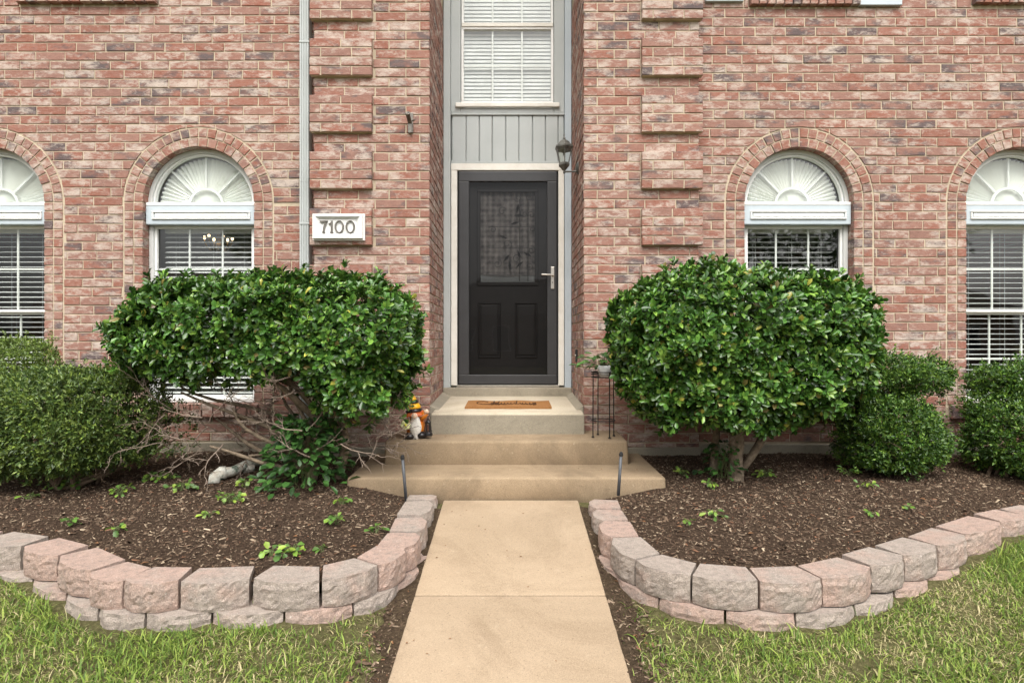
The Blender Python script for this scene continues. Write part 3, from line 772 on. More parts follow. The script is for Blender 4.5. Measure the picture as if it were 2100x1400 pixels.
# threshold
m = MB(); m.bbox(ex(937), ex(1146), YD - .05, YD + .03, zb - .016, zb + .006, .003, 1); m.build("threshold", "nickel", house)
m = MB(); m.bbox(X_JL + .002, X_JR - .002, YD - .075, YD + .055, .4, zb - .017, .01, 2); m.build("door_sill_block", "concrete_grey", house)

# ================================================================ STEPS, WALKWAY, GROUND
steps = thing("entry_steps", (0, 4.6, 0), "three broad concrete steps and pale landing leading to the black door", "steps")
def slab(x0, x1, y0, y1, z0, zf, zbk, b, taper=0.0):
    bm = bmesh.new(); bmesh.ops.create_cube(bm, size=1)
    for v in bm.verts:
        top = v.co.z > 0; back = v.co.y > 0; t = 0 if top else taper
        v.co = Vector(((x0 - t) if v.co.x < 0 else (x1 + t), y1 if back else y0 - t, (zbk if back else zf) if top else z0))
    bmesh.ops.bevel(bm, geom=[e for e in bm.edges if max(v.co.z for v in e.verts) > z0 + .01], offset=b, segments=4, affect='EDGES', profile=.5)
    return bm
MB().bm(slab(-.645, .575, 4.785, 5.9, .0, .510, .545, .012)).build("landing", "concrete_pale", steps, True)
for x0, x1 in ((X_JL + .001, -.6), (.53, X_JR - .001)):
    m = MB(); y0, y1 = D_ENT + .0, YD - .07
    m.add([(x0, y0, .3), (x1, y0, .3), (x1, y1, .3), (x0, y1, .3), (x0, y0, .548 if x0 < 0 else .513), (x1, y0, .513 if x0 < 0 else .548), (x1, y1, .548 if x0 < 0 else .585), (x0, y1, .585 if x0 < 0 else .548)], [(0, 1, 5, 4), (4, 5, 6, 7), (1, 2, 6, 5), (3, 0, 4, 7)])
    m.build("mortar_fillet", "concrete_grey", steps)
m = MB(); m.bbox(-.648, .578, 4.781, 4.83, .3, .497, .006, 2); m.build("landing_riser", "concrete_grey", steps)
MB().bm(slab(-.956, .872, 4.505, D_ENT - .004, -.05, .335, .350, .02, .012)).build("step", "concrete_step", steps, True)
MB().bm(slab(-1.127, 1.05, 4.09, D_ENT - .005, -.15, .155, .162, .018, .006)).build("step", "concrete_step", steps, True)
bpy.context.view_layer.update()

walk = bpy.data.objects.new("walkway", None); col.objects.link(walk); walk.location = (0, 3, 0); BASE[walk.name] = Vector((0, 3, 0)); tag(walk, "straight tan concrete walkway up to the steps", kind="structure")
ys_ = [4.078, 2.850, 1.62, .40, -.85, -2.1]
for y1, y0 in zip(ys_[:-1], ys_[1:]):
    y0 += .013
    bm = slab(-.465, .449, y0, y1, -.5, walk_z(y0), walk_z(y1), .007)
    MB().bm(bm).build("slab", "concrete_tan", walk, True)

ZB = .040                                     # level top of the upper course
def bp(px, py): D = (H - ZB)*F/(py - 700); return Vector((wx(px, D), D, 0))
LJ = [Vector((-3.42, 3.23, 0)), Vector((-3.12, 3.17, 0)), Vector((-2.815, 3.115, 0))] + [bp(*p) for p in ((28, 1124), (104, 1143), (166, 1176), (236, 1197), (359, 1197), (508, 1190), (657, 1193), (788.6, 1162), (846, 1122), (868, 1089), (879, 1057), (892, 1026))]
LJ.append(Vector((LJ[-1].x - .0, 4.085, 0)))
RJ = [bp(*p) for p in ((1206, 1022), (1211, 1042), (1222, 1066), (1240, 1101), (1289, 1149), (1414, 1184), (1562.6, 1197), (1701, 1192), (1802, 1166), (1870, 1144), (1939, 1122), (1998, 1099), (2068, 1072))]
RJ[0].y = min(RJ[0].y, 4.085)
d_ = (RJ[-1] - RJ[-3]).normalized()
for k in range(3): RJ.append(RJ[-1] + Vector((d_.x, d_.y*.75, 0))*.3)
def edge_dist(x, y):
    """distance to the back of the block edging"""
    best = 9
    for a, b in zip((LJ if x < 0 else RJ)[:-1], (LJ if x < 0 else RJ)[1:]):
        ab = b - a; t = max(0, min(1, ((x-a.x)*ab.x + (y-a.y)*ab.y)/ab.length_squared)); best = min(best, math.hypot(x-a.x-ab.x*t, y-a.y-ab.y*t))
    return max(best - .10, 0)
def soil_z(x, y):
    t = min(max((y - 2.6)/2.4, 0), 1)
    z = .005 + .135*t**.9
    near = min(max((abs(x + .01) - .62)/.5, 0), 1)      # lower beside the walk
    z -= .035*(1-near)*(1 if y < 4.1 else 0)
    z += .016*mnoise.noise(Vector((x*2.1, y*2.1, 3))) + .008*mnoise.noise(Vector((x*9, y*9, 1)))
    return min(z, -.005 + .22*edge_dist(x, y))
def block_dist(x, y):
    best = 9
    for a, b in zip((LJ if x < 0 else RJ)[:-1], (LJ if x < 0 else RJ)[1:]):
        ab = b - a; t = max(0, min(1, ((x-a.x)*ab.x + (y-a.y)*ab.y)/ab.length_squared)); best = min(best, math.hypot(x-a.x-ab.x*t, y-a.y-ab.y*t))
    return best
def lawn_z(x, y):
    e = block_dist(x, y) if 2.0 < y < 3.7 and abs(x) < 4 else 1
    hump = .026*max(0, 1 - e/.30)*min(1, max(0, (abs(x) - .6)/.35))
    return walk_z(y) - .018 + hump + .016*mnoise.noise(Vector((x*1.3, y*1.3, 0))) * (1 if abs(x) < 6 and -1 < y < 6 else 0)
gx = sorted(set([-300, -80, -30, -14, -8] + [round(-6 + .12*i, 3) for i in range(16)] + [round(-4.2 + .05*i, 3) for i in range(169)] + [round(4.32 + .12*i, 3) for i in range(15)] + [8, 14, 30, 80, 300]))
gy = sorted(set([-300, -80, -30, -12, -5, -2] + [round(-1 + .1*i, 3) for i in range(26)] + [round(1.6 + .04*i, 3) for i in range(58)] + [4.0, 4.2, 4.5] + [4.9, 6, 9, 14, 40, 120, 300]))
m = MB(); m.v = [(x, y, lawn_z(x, y) - (.02 if y > 4 else 0)) for y in gy for x in gx]; m.c = [(0, 0, 0)]*len(m.v); nx_ = len(gx)
m.f = [(j*nx_+i, j*nx_+i+1, (j+1)*nx_+i+1, (j+1)*nx_+i) for j in range(len(gy)-1) for i in range(nx_-1)]
tag(m.build("ground", "lawn_soil", None, True), kind="structure")

for sx, xe in ((-1, -.462), (1, .446)):      # bare earth along the walkway
    m = MB(); n = 90; vs = []; fs = []
    for j in range(n+1):
        y = .2 + (3.95-.2)*j/n; wd = .085 + .05*mnoise.noise(Vector((y*3.1, sx*5, 0))) + .04*mnoise.noise(Vector((y*13, sx*5, 3)))
        if 2.45 < y < 3.0: wd += .06
        for i in range(5): x = xe + sx*wd*i/4; vs.append((x, y, lawn_z(x, y) + .010*(1 - i/4)**.5 + .007*mnoise.noise(Vector((x*30, y*30, 0))) - (.012 if i == 4 else 0) + .004))
    for j in range(n):
        for i in range(4): a = j*5+i; fs.append((a, a+1, a+6, a+5))
    m.add(vs, fs); tag(m.build("earth_strip", "edge_dirt", None, True), kind="structure")

# ---------------------------------------------------------------- block edging of the two beds
def block_mesh(p0, p1, inward, z0, z1, depth, name, parent, seed, gap=.011, tint=None, t0=0.0, t1=0.0):
    """split-face block with three front facets, narrower at the back"""
    rr = random.Random(seed); d = p1 - p0; L = d.length; d.normalize()
    nrm = inward.normalized()
    m = MB(); m.cur = (rr.random() if tint is None else tint, rr.random(), rr.random())
    nu, nv = 16, 8; vs = []; fs = []
    off = Vector((rr.uniform(0, 90), rr.uniform(0, 90), 0)); fb = .040
    yaw = rr.uniform(-.03, .03); dz = rr.uniform(-.006, .004)
    def W(u, w_, z):     # u along, w_ inwards
        a = u - L/2; return p0 + d*(L/2 + a*math.cos(yaw)) + nrm*(w_ + a*math.sin(yaw)) + Vector((0, 0, z + dz))
    for j in range(nv+1):
        for i in range(nu+1):
            t = i/nu; u = gap/2 + (L-gap)*t
            w_ = fb*max(0, abs(t-.5)-.22)/.28
            z = z0 + (z1-z0)*j/nv
            if 0 < j < nv: w_ += .005*mnoise.noise(Vector((u*20, z*24, 0)) + off) + .0045*mnoise.noise(Vector((u*62, z*62, 5)) + off) + .004*mnoise.noise(Vector((u*130, z*130, 2)) + off) - (.004 if j < nv-1 else .0)
            elif j == nv: w_ += .0015 + .005*mnoise.noise(Vector((u*55, 9, 0)) + off); z += .0025*mnoise.noise(Vector((u*60, 3, 0)) + off) - .001
            vs.append(W(u + max(w_, 0)*(t0*(1-t) - t1*t), w_, z))
    for j in range(nv):
        for i in range(nu): a = j*(nu+1)+i; fs.append((a, a+1, a+nu+2, a+nu+1))
    k = len(vs)
    q0 = gap/2 + max(.022, depth*t0 + .004); q1 = L - gap/2 - max(.022, depth*t1 + .004)
    vs += [W(q0, depth, z0), W(q1, depth, z0), W(q1, depth, z1), W(q0, depth, z1)]
    row = [nv*(nu+1)+i for i in range(nu+1)]
    fs.append(tuple(row + [k+2, k+3]))
    fs.append(tuple([j*(nu+1) for j in range(nv, -1, -1)] + [k, k+3])); fs.append(tuple([j*(nu+1)+nu for j in range(nv+1)] + [k+2, k+1])); fs.append((k+1, k, k+3, k+2))
    if d.cross(Vector((0, 0, 1))).dot(-nrm) < 0: fs = [tuple(reversed(f)) for f in fs]
    m.add(vs, fs); return m.build(name, "block", parent, attr="rnd")
def edging(J, label, seed):
    c = sum(J, Vector())/len(J); wall = thing("garden_edging", (c.x, c.y, 0), label, "edging wall", "block edgings of the two flower beds")
    sgn = 1 if J[0].x < J[-1].x and J[0].x < -1 else 0
    def inw(a, b):
        d = (b - a).normalized(); n = Vector((-d.y, d.x, 0)); return n
    n = len(J)
    def turns(Q, i):      # how hard the line turns outwards at either end of block i
        def tn(k):
            if k < 1 or k > len(Q) - 2: return 0.0
            a = inw(Q[k-1], Q[k]); b = inw(Q[k], Q[k+1]); return math.tan(a.angle(b)/2) if a.cross(b).z > 0 else 0.0
        return tn(i), tn(i+1)
    for i in range(n-1):
        t0, t1 = turns(J, i)
        block_mesh(J[i], J[i+1], inw(J[i], J[i+1]), ZB - .126, ZB, .19, "block", wall, seed + i, t0=t0, t1=t1)
    # lower course, half a block along and a little forward, following the lawn
    mids = [(J[i] + J[i+1])/2 for i in range(n-1)]
    for i in range(n-2):
        nn = inw(mids[i], mids[i+1]); tt = turns(mids, i); dd_ = (mids[i+1] - mids[i]).normalized(); a = mids[i] - nn*.034 - dd_*.034*tt[0]; b = mids[i+1] - nn*.034 + dd_*.034*tt[1]
        block_mesh(a, b, nn, ZB - .262, ZB - .129, .19, "block", wall, seed + 60 + i, t0=turns(mids, i)[0], t1=turns(mids, i)[1])
    return wall
edging(LJ, "two-course wall of pinkish concrete blocks curving round the bed left of the walkway", 100)
edging(RJ, "two-course wall of grey concrete blocks curving round the bed right of the walkway", 300)

def inside(x, y, poly):
    c = False; j = len(poly) - 1
    for i in range(len(poly)):
        (xi, yi_), (xj, yj) = poly[i], poly[j]
        if (yi_ > y) != (yj > y) and x < (xj-xi)*(y-yi_)/(yj-yi_)+xi: c = not c
        j = i
    return c
def bed_poly(J, side):
    P = []
    for i, p in enumerate(J):
        a = J[max(i-1, 0)]; b = J[min(i+1, len(J)-1)]; d = (b-a).normalized(); n = Vector((-d.y, d.x, 0)); q = p + n*.10; P.append((q.x, q.y))
    if side < 0: return [(-5.8, D_LEFT), (-5.8, 3.3)] + P + [(-.6, 4.3), (-.6, D_LEFT)]
    return [(.57, D_LEFT), (.57, 4.3)] + P + [(5.8, P[-1][1] + .3), (5.8, D_LEFT)]
BED = {-1: bed_poly(LJ, -1), 1: bed_poly(RJ, 1)}
def in_steps(x, y): return (-1.14 < x < 1.06 and y > 4.07) or (X_EL < x < X_ER and y > D_ENT) or (x < 0 and y > D_LEFT - .02) or (x > 0 and y > D_RIGHT - .02)
for side in (-1, 1):
    st = .035; m = MB(); idx = {}
    def vid(i, j):
        if (i, j) not in idx:
            x, y = i*st, j*st; idx[(i, j)] = len(m.v); m.v.append((x, y, soil_z(x, y))); m.c.append((0, 0, 0))
        return idx[(i, j)]
    for i in (range(-166, -12) if side < 0 else range(12, 167)):
        for j in range(70, 148):
            if inside((i+.5)*st, (j+.5)*st, BED[side]): m.f.append((vid(i, j), vid(i+1, j), vid(i+1, j+1), vid(i, j+1)))
    tag(m.build("flower_bed_soil", "soil", None, True), kind="structure")

# mulch chips
def scatter_bed(side, n, xr):
    out = []
    while len(out) < n:
        x, y = rng.uniform(*xr), rng.uniform(2.5, 5.1)
        if inside(x, y, BED[side]) and not in_steps(x, y): out.append((x, y, soil_z(x, y)))
    return np.array(out)
def chips(name, P, parent=None):
    n = len(P); yaw = rng.uniform(0, 2*np.pi, n); tilt = rng.normal(0, .28, n); L = rng.gamma(1.7, .0064, n).clip(.003, .055); Wd = L*rng.uniform(.16, .5, n).clip(.1, .6); T = rng.uniform(.001, .004, n)
    f = np.stack([np.cos(yaw)*np.cos(tilt), np.sin(yaw)*np.cos(tilt), np.sin(tilt)], 1); s = np.stack([-np.sin(yaw), np.cos(yaw), rng.normal(0, .25, n)], 1); u = np.cross(f, s)
    c = P + np.stack([np.zeros(n), np.zeros(n), rng.uniform(.0, .008, n)], 1)
    tpl = [(-1, -1, 0), (1, -.6, 0), (1, .7, 0), (-1, 1, 0), (-.85, -.7, 1), (.8, -.4, 1), (.85, .5, 1), (-.9, .7, 1)]
    V = np.stack([c + f*(a*L/2)[:, None] + s*(b*Wd/2)[:, None] + u*(t*T)[:, None] for a, b, t in tpl], 1).reshape(-1, 3)
    T0 = np.array([(4,5,6),(4,6,7),(0,1,5),(0,5,4),(1,2,6),(1,6,5),(2,3,7),(2,7,6),(3,0,4),(3,4,7)])
    tris = (T0[None] + (np.arange(n)*8)[:, None, None]).reshape(-1, 3)
    pal = np.array([(.050, .032, .022), (.082, .054, .037), (.125, .085, .057), (.19, .14, .098), (.28, .215, .15), (.40, .32, .225), (.17, .09, .055)])
    k = rng.choice(len(pal), n, p=[.21, .26, .24, .17, .06, .02, .04]); tint = pal[k]*rng.uniform(.75, 1.2, (n, 1))
    return np_mesh(name, V, tris, np.repeat(tint, 8, 0), "wood_chip", parent)
def strip_points(n):
    out = []
    while len(out) < n:
        s_ = rng.choice((-1, 1)); xe = -.465 if s_ < 0 else .449; y = rng.uniform(1.7, 3.95); x = xe + s_*rng.uniform(.0, .17)
        if not inside(x, y, BED[s_]) and block_dist(x, y) > .02: out.append((x, y, lawn_z(x, y) + .008))
    return np.array(out)
tag(chips("dry_debris", strip_points(2600)), "dry grass clippings and bark crumbs along the walkway edges", "debris", kind="stuff")
tag(chips("mulch_chips", scatter_bed(-1, 30000, (-4.6, -.5))), "loose brown bark mulch covering the left bed", "mulch", kind="stuff")
tag(chips("mulch_chips", scatter_bed(1, 30000, (.5, 4.6))), "loose dark bark mulch covering the right bed", "mulch", kind="stuff")

# ---------------------------------------------------------------- lawn blades
def on_lawn(x, y):
    if -.465 - .012 < x < .449 + .012: return 0
    e = min(abs(x + .465), abs(x - .449))
    if inside(x, y, BED[-1]) or inside(x, y, BED[1]) or y > 3.6: return 0
    best = 9
    for J in (LJ, RJ):
        for a, b in zip(J[:-1], J[1:]):
            ab = b - a; t = max(0, min(1, ((x-a.x)*ab.x + (y-a.y)*ab.y)/ab.length_squared)); best = min(best, math.hypot(x-a.x-ab.x*t, y-a.y-ab.y*t))
    if best < .045: return 0
    k = 1.0
    k *= max(.10 if mnoise.noise(Vector((x*9, y*7, 1))) > .1 else .03, min(1, max(0, (e - .03 - .05*(.5 + .5*mnoise.noise(Vector((x*5, y*3, 7)))))/.11)))
    if abs(x) < .85 and best < .2: k *= .4
    pn = mnoise.noise(Vector((x*2.6, y*2.6, 21))) + .5*mnoise.noise(Vector((x*7, y*7, 4)))
    if pn > .22: k *= max(.25, 1 - (pn - .22)*2.2)
    return k
def grass():
    pts = []
    X0 = np.concatenate([rng.uniform(-4.2, 4.2, 100000), rng.uniform(-3.7, 3.7, 95000)]); Y0 = np.concatenate([rng.uniform(1.7, 3.6, 100000), rng.uniform(1.9, 3.35, 95000)])
    cell = {}
    for x, y in zip(X0, Y0):
        key = (int(x*40), int(y*40))
        if key not in cell: cell[key] = on_lawn(key[0]/40 + .0125, key[1]/40 + .0125)
        if random.random() < cell[key]: pts.append((x, y))
    P = np.array(pts); n = len(P)
    Z = np.array([lawn_z(x, y) for x, y in P]); P3 = np.column_stack([P, Z - .004])
    patch = np.array([mnoise.noise(Vector((x*1.7, y*1.7, 11))) + .5*mnoise.noise(Vector((x*6, y*6, 2))) for x, y in P])
    dry = rng.random(n) < np.clip(.28 + .75*patch, .03, .92); Zp = np.clip(1 - .55*patch, .6, 1.45)
    yaw = rng.uniform(0, 2*np.pi, n); Lh = rng.gamma(3.2, .0105, n).clip(.010, .085); lean = rng.uniform(.35, 1.65, n); Wd = rng.uniform(.0022, .0050, n) + (rng.random(n) < .16)*rng.uniform(.002, .0055, n)
    lean[dry] = rng.uniform(.9, 1.62, dry.sum()); Wd[dry] *= .8
    curl = rng.uniform(.1, 1.3, n); Lh = Lh*Zp
    dh = np.stack([np.cos(yaw), np.sin(yaw), np.zeros(n)], 1); sd = np.stack([-np.sin(yaw), np.cos(yaw), np.zeros(n)], 1); up = np.array([0, 0, 1.0])
    V = []; p = P3.copy(); ang = lean*.45
    for k, wk in enumerate((1, .9, .62)):
        V += [p - sd*(Wd*wk/2)[:, None], p + sd*(Wd*wk/2)[:, None]]
        step = (Lh/3)[:, None]; p = p + (dh*np.sin(ang)[:, None] + up*np.cos(ang)[:, None])*step; ang = ang + lean*.35 + curl*.22
    V.append(p); V = np.stack(V, 1).reshape(-1, 3)
    T0 = np.array([(0,1,3),(0,3,2),(2,3,5),(2,5,4),(4,5,6)]); tris = (T0[None] + (np.arange(n)*7)[:, None, None]).reshape(-1, 3)
    g1 = np.array((.165, .255, .042)); g2 = np.array((.35, .43, .095)); g3 = np.array((.075, .14, .026)); t = rng.random((n, 1))
    tint = np.where(t < .5, g3 + (g1-g3)*t*2, g1 + (g2-g1)*(t-.5)*2); st = np.array((.58, .50, .29)); st2 = np.array((.36, .34, .14)); q = rng.random((n, 1))
    tint[dry] = (st2 + (st-st2)*q)[dry]
    return np_mesh("lawn_grass", V, tris, np.repeat(tint, 7, 0), "grass_blade")
tag(grass(), "patchy green and straw lawn grass in front of the block edging", "grass", kind="stuff")

# ---------------------------------------------------------------- foliage tools
BIG = np.array([(0, 0, 0), (.32, .66, .09), (.32, 0, -.02), (.32, -.66, .09), (.74, .90, .05), (.74, 0, -.07), (.74, -.90, .05), (1, 0, -.15)])
BIG_T = np.array([(0,2,1),(0,3,2),(1,2,5),(1,5,4),(2,3,6),(2,6,5),(4,5,7),(5,6,7)])
SML = np.array([(0, 0, 0), (.5, .9, .10), (.5, -.9, .10), (1, 0, -.08), (.5, 0, -.03)])
SML_T = np.array([(0,4,1),(0,2,4),(1,4,3),(4,2,3)])
def unit(a): return a/np.maximum(np.linalg.norm(a, axis=1, keepdims=True), 1e-9)
def leaves(pos, fwd, upv, L, W, tint, tpl=BIG, T=BIG_T):
    """arrays of leaves -> vertices, triangles, tints"""
    n = len(pos); fwd = unit(fwd); side = unit(np.cross(upv, fwd)); u = np.cross(fwd, side)
    V = (pos[:, None] + fwd[:, None]*(tpl[None, :, 0]*L[:, None])[..., None] + side[:, None]*(tpl[None, :, 1]*W[:, None]/2)[..., None] + u[:, None]*(tpl[None, :, 2]*L[:, None])[..., None])
    return V.reshape(-1, 3), (T[None] + (np.arange(n)*len(tpl))[:, None, None]).reshape(-1, 3), np.repeat(tint, len(tpl), 0)
def crown_points(lobes, n, deep, seed, keep=None, lump=.05, lscale=4.2):
    r = np.random.default_rng(seed); out_p = []; out_n = []
    wts = np.array([l[7] if len(l) > 7 else l[3]*l[5] for l in lobes]); wts = wts/wts.sum(); got = 0
    while got < n:
        k = r.choice(len(lobes), p=wts); cx, cy, cz, rx, ry, rz, e = lobes[k][:7]
        d = r.normal(size=3); d /= np.linalg.norm(d)
        if d[1] > .35 and r.random() < .6: continue
        t = (np.abs(d)**e).sum()**(-1/e); q = d*t; nn = np.sign(q)*np.abs(q)**(e-1)/np.array((rx, ry, rz)); nn /= np.linalg.norm(nn)
        p = np.array((cx, cy, cz)) + q*np.array((rx, ry, rz))
        s = mnoise.noise(Vector(p*lscale) + Vector((seed, 0, 0)))*lump + mnoise.noise(Vector(p*9) + Vector((0, seed, 0)))*lump*.45
        dd = min(r.exponential(deep), .34*min(rx, ry, rz)/.5) - (r.uniform(.015, .075) if r.random() < .09 else 0)
        p = p + nn*(s - dd)
        inn = False
        for j, l in enumerate(lobes):
            if j != k and ((np.abs((p - l[:3])/np.array(l[3:6])))**l[6]).sum() < .55: inn = True
        if inn and r.random() < .85: continue
        if keep and not keep(p, r): continue
        out_p.append(p); out_n.append(nn); got += 1
    return np.array(out_p), np.array(out_n), r
def crown(lobes, n, per, L, W, pal, seed, deep=.06, keep=None, spread=(.5, 1.45), tpl=BIG, T=BIG_T, upb=.45, lump=.05, jit=.35, stem=.010):
    P, N, r = crown_points(lobes, n, deep, seed, keep, lump)
    ax = unit(N + np.array((0, 0, upb)) + r.normal(0, jit, (len(P), 3)))
    Vs = []; Ts = []; Cs = []; k0 = 0; pal = np.array(pal); ctint = r.uniform(.55, 1.35, (len(P), 1))
    a = unit(np.cross(ax, np.array((.3, .9, .2)))); b = np.cross(ax, a)
    for j in range(per):
        ph = j*2.399 + r.uniform(-.5, .5, len(P)); th = r.uniform(spread[0], spread[1], len(P))*(1 - .35*j/per)
        rad = a*np.cos(ph)[:, None] + b*np.sin(ph)[:, None]; f = ax*np.cos(th)[:, None] + rad*np.sin(th)[:, None]
        pos = P + ax*(stem*(j - per/2)) + r.normal(0, .004, (len(P), 3))
        LL = L*r.uniform(.62, 1.2, len(P)); WW = W*r.uniform(.75, 1.2, len(P))
        t = r.random((len(P), 1)); kk = r.integers(0, len(pal), len(P)); tint = pal[kk]*(.78 + .45*t)*ctint
        v, tr, c = leaves(pos, f, ax + r.normal(0, .25, ax.shape), LL, WW, tint, tpl, T)
        Vs.append(v); Ts.append(tr + k0); Cs.append(c); k0 += len(v)
    return np.concatenate(Vs), np.concatenate(Ts), np.concatenate(Cs)
def limb(m, p0, p1, r0, r1, seed, bend=.06, n=7, sides=7):
    rr = random.Random(seed); p0 = Vector(p0); p1 = Vector(p1); L = (p1-p0).length
    off = [Vector((rr.uniform(-1, 1), rr.uniform(-1, 1), rr.uniform(-.6, .6)))*bend*L for _ in range(2)]; pts = []; rad = []
    for i in range(n):
        t = i/(n-1); q = p0.lerp(p1, t) + off[0]*math.sin(math.pi*t) + off[1]*math.sin(2*math.pi*t)*.5; pts.append(q); rad.append((r0 + (r1-r0)*t)*rr.uniform(.9, 1.12))
    m.tube(pts, rad, sides); return pts
def twigs(m, start, direction, L, r0, seed, depth=2):
    rr = random.Random(seed); p = Vector(start); d = Vector(direction).normalized(); n = 7; pts = [p.copy()]; rad = [r0]
    for i in range(n):
        d = (d + Vector((rr.uniform(-1, 1), rr.uniform(-1, 1), rr.uniform(-1, 1)))*.26).normalized(); p = p + d*L/n; pts.append(p.copy()); rad.append(r0*(1 - .8*(i+1)/n) + .0008)
        if depth > 0 and i > 0 and rr.random() < .75:
            e = (d + Vector((rr.uniform(-1, 1), rr.uniform(-1, 1), rr.uniform(-.8, 1)))*.9).normalized(); twigs(m, p, e, L*rr.uniform(.22, .5), rad[-1]*.65, rr.randint(0, 10**6), depth-1)
    m.tube(pts, rad, 5 if depth > 0 else 4)

HOLLY = [(.045, .120, .019), (.058, .148, .022), (.035, .092, .017), (.030, .078, .016), (.085, .19, .029), (.115, .225, .034), (.155, .265, .042), (.050, .130, .020), (.068, .16, .024)]*8 + [(.34, .33, .06), (.16, .13, .04)]
PRIVET = [(.10, .165, .042), (.075, .13, .032), (.135, .20, .052), (.060, .108, .026), (.17, .24, .048)]
YAUPON = [(.045, .11, .018), (.065, .145, .020), (.030, .078, .014), (.105, .20, .028), (.14, .235, .03)]

# broad flat-topped holly left of the steps
YL = 4.22
def lx(px): return wx(px, YL)
def lz(py): return wz(py, YL)
hl = thing("holly_bush", (lx(640), YL, soil_z(lx(640), YL)), "broad flat-topped holly bush with bare twigs beneath, left of the steps", "bush", "trimmed hollies beside the entry")
LOB = [(lx(486), YL, lz(684), .64, .47, .365, 3.2), (lx(690), YL - .02, lz(690), .545, .48, .375, 3.0), (lx(750), YL - .03, lz(775), .31, .40, .34, 2.5, .14), (lx(330), YL - .02, lz(695), .24, .36, .25, 2.5, .07)]
def keepL(p, r):
    x, z = p[0], p[2]
    if (1050 + F*p[0]/p[1]) > 838 and (700 - F*(p[2]-H)/p[1]) > 795: return False
    b = lz(762 + (68 if x > lx(662) else 0) + 22*mnoise.noise(Vector((x*4, 0, 9))))
    if z < b: return r.random() < .03
    if mnoise.noise(Vector((p[0]*3.1, p[1]*3.1, p[2]*3.1 + 4))) < -.42 and z < lz(690): return r.random() < .35
    return True
tag(np_mesh("foliage", *crown(LOB, 3900, 8, .057, .029, HOLLY, 11, .055, keepL, (.55, 1.5), BIG, BIG_T, .35, .11, .28, .0045), "holly_leaf", hl), kind="stuff")
m = MB(); rl = random.Random(3); b0 = Vector((lx(635), YL + .02, .08)); b1 = Vector((lx(690), YL + .05, .08))
fork = limb(m, b0, (lx(668), YL, lz(890)), .045, .035, 1, .05); limb(m, b1, (lx(700), YL, lz(860)), .035, .03, 2, .06)
for i, (px, py) in enumerate(((600, 800), (650, 790), (710, 790), (760, 800), (800, 790), (540, 790))):
    limb(m, Vector((lx(680), YL, lz(880))), (lx(px), YL + rl.uniform(-.3, .3), lz(py) + .12), .028, .012, 10+i, .08)
for i, (px, py) in enumerate(((470, 900), (430, 860), (500, 830), (400, 800), (560, 800), (520, 930), (350, 790), (600, 760))):
    limb(m, Vector((lx(640 - (i % 3)*8), YL, lz(955 - i*6))), (lx(px), YL + rl.uniform(-.28, .15), lz(py)), .020, .007, 30+i, .10)
m.build("trunk", "pale_bark", hl, True)
m = MB()
for i in range(84):
    sx = lx(rl.uniform(380, 820)); sy = YL + rl.uniform(-.42, .3); sz = lz(rl.uniform(760, 930)); dx = rl.uniform(-1, .5) if sx < lx(690) else rl.uniform(-.3, 1)
    twigs(m, (sx, sy, sz), (dx, rl.uniform(-.5, .3), rl.uniform(-.25, .55)), rl.uniform(.14, .34), rl.uniform(.0025, .005), 500+i)
tag(m.build("bare_twigs", "dead_twig", hl), kind="stuff")

# round-topped holly right of the steps
YR = 4.28
def rx_(px): return wx(px, YR)
def rz_(py): return wz(py, YR)
hr = thing("holly_bush", (rx_(1512), YR, soil_z(rx_(1512), YR)), "dense round-topped holly bush on a pale trunk, right of the steps", "bush", "trimmed hollies beside the entry")
LOB = [(rx_(1505), YR, rz_(690), .82, .50, .46, 2.8), (rx_(1650), YR, rz_(708), .46, .46, .42, 2.5), (rx_(1385), YR, rz_(718), .44, .48, .44, 2.6), (rx_(1470), YR - .05, rz_(770), .68, .44, .36, 3.0, .25), (rx_(1600), YR - .02, rz_(765), .46, .42, .33, 2.8, .14)]
def keepR(p, r):
    qx = 1050 + F*p[0]/p[1]; qy = 700 - F*(p[2]-H)/p[1]
    if qx < 1246 + max(0, qy - 690)*.26 or qx > 1806 - max(0, qy - 690)*.12: return False
    x, z = p[0], p[2]; b = rz_(872 - 30*abs(x - rx_(1480))/.9 + 26*mnoise.noise(Vector((x*4, 0, 5)))); return z > b or r.random() < .04
tag(np_mesh("foliage", *crown(LOB, 5000, 8, .058, .0295, HOLLY, 21, .05, keepR, (.55, 1.5), BIG, BIG_T, .35, .11, .28, .0045), "holly_leaf", hr), kind="stuff")
m = MB(); t0 = Vector((rx_(1508), YR, .06)); lo = limb(m, t0, (rx_(1516), YR, rz_(850)), .056, .043, 3, .03, 8, 10)
m.lathe(t0 - Vector((0, 0, .02)), [(.075, 0), (.062, .04), (.055, .09)], 10)
limb(m, (rx_(1520), YR, rz_(965)), (rx_(1600), YR - .05, rz_(845)), .028, .020, 5, .08); limb(m, (rx_(1535), YR + .02, rz_(945)), (rx_(1590), YR + .06, rz_(850)), .018, .012, 6, .08)
limb(m, (rx_(1478), YR + .14, .08), (rx_(1480), YR + .1, rz_(840)), .030, .026, 7, .03)
for i in range(9):
    limb(m, (rx_(1515), YR, rz_(860)), (rx_(rl.uniform(1330, 1720)), YR + rl.uniform(-.3, .3), rz_(rl.uniform(640, 800))), .026, .008, 50+i, .08)
m.build("trunk", "pale_bark", hr, True)
m = MB()
for i in range(16): twigs(m, (rx_(rl.uniform(1480, 1660)), YR + rl.uniform(-.3, .3), rz_(rl.uniform(800, 870))), (rl.uniform(-.6, .8), rl.uniform(-.4, .2), rl.uniform(-.3, .6)), rl.uniform(.12, .25), .004, 700+i)
tag(m.build("bare_twigs", "dead_twig", hr), kind="stuff")

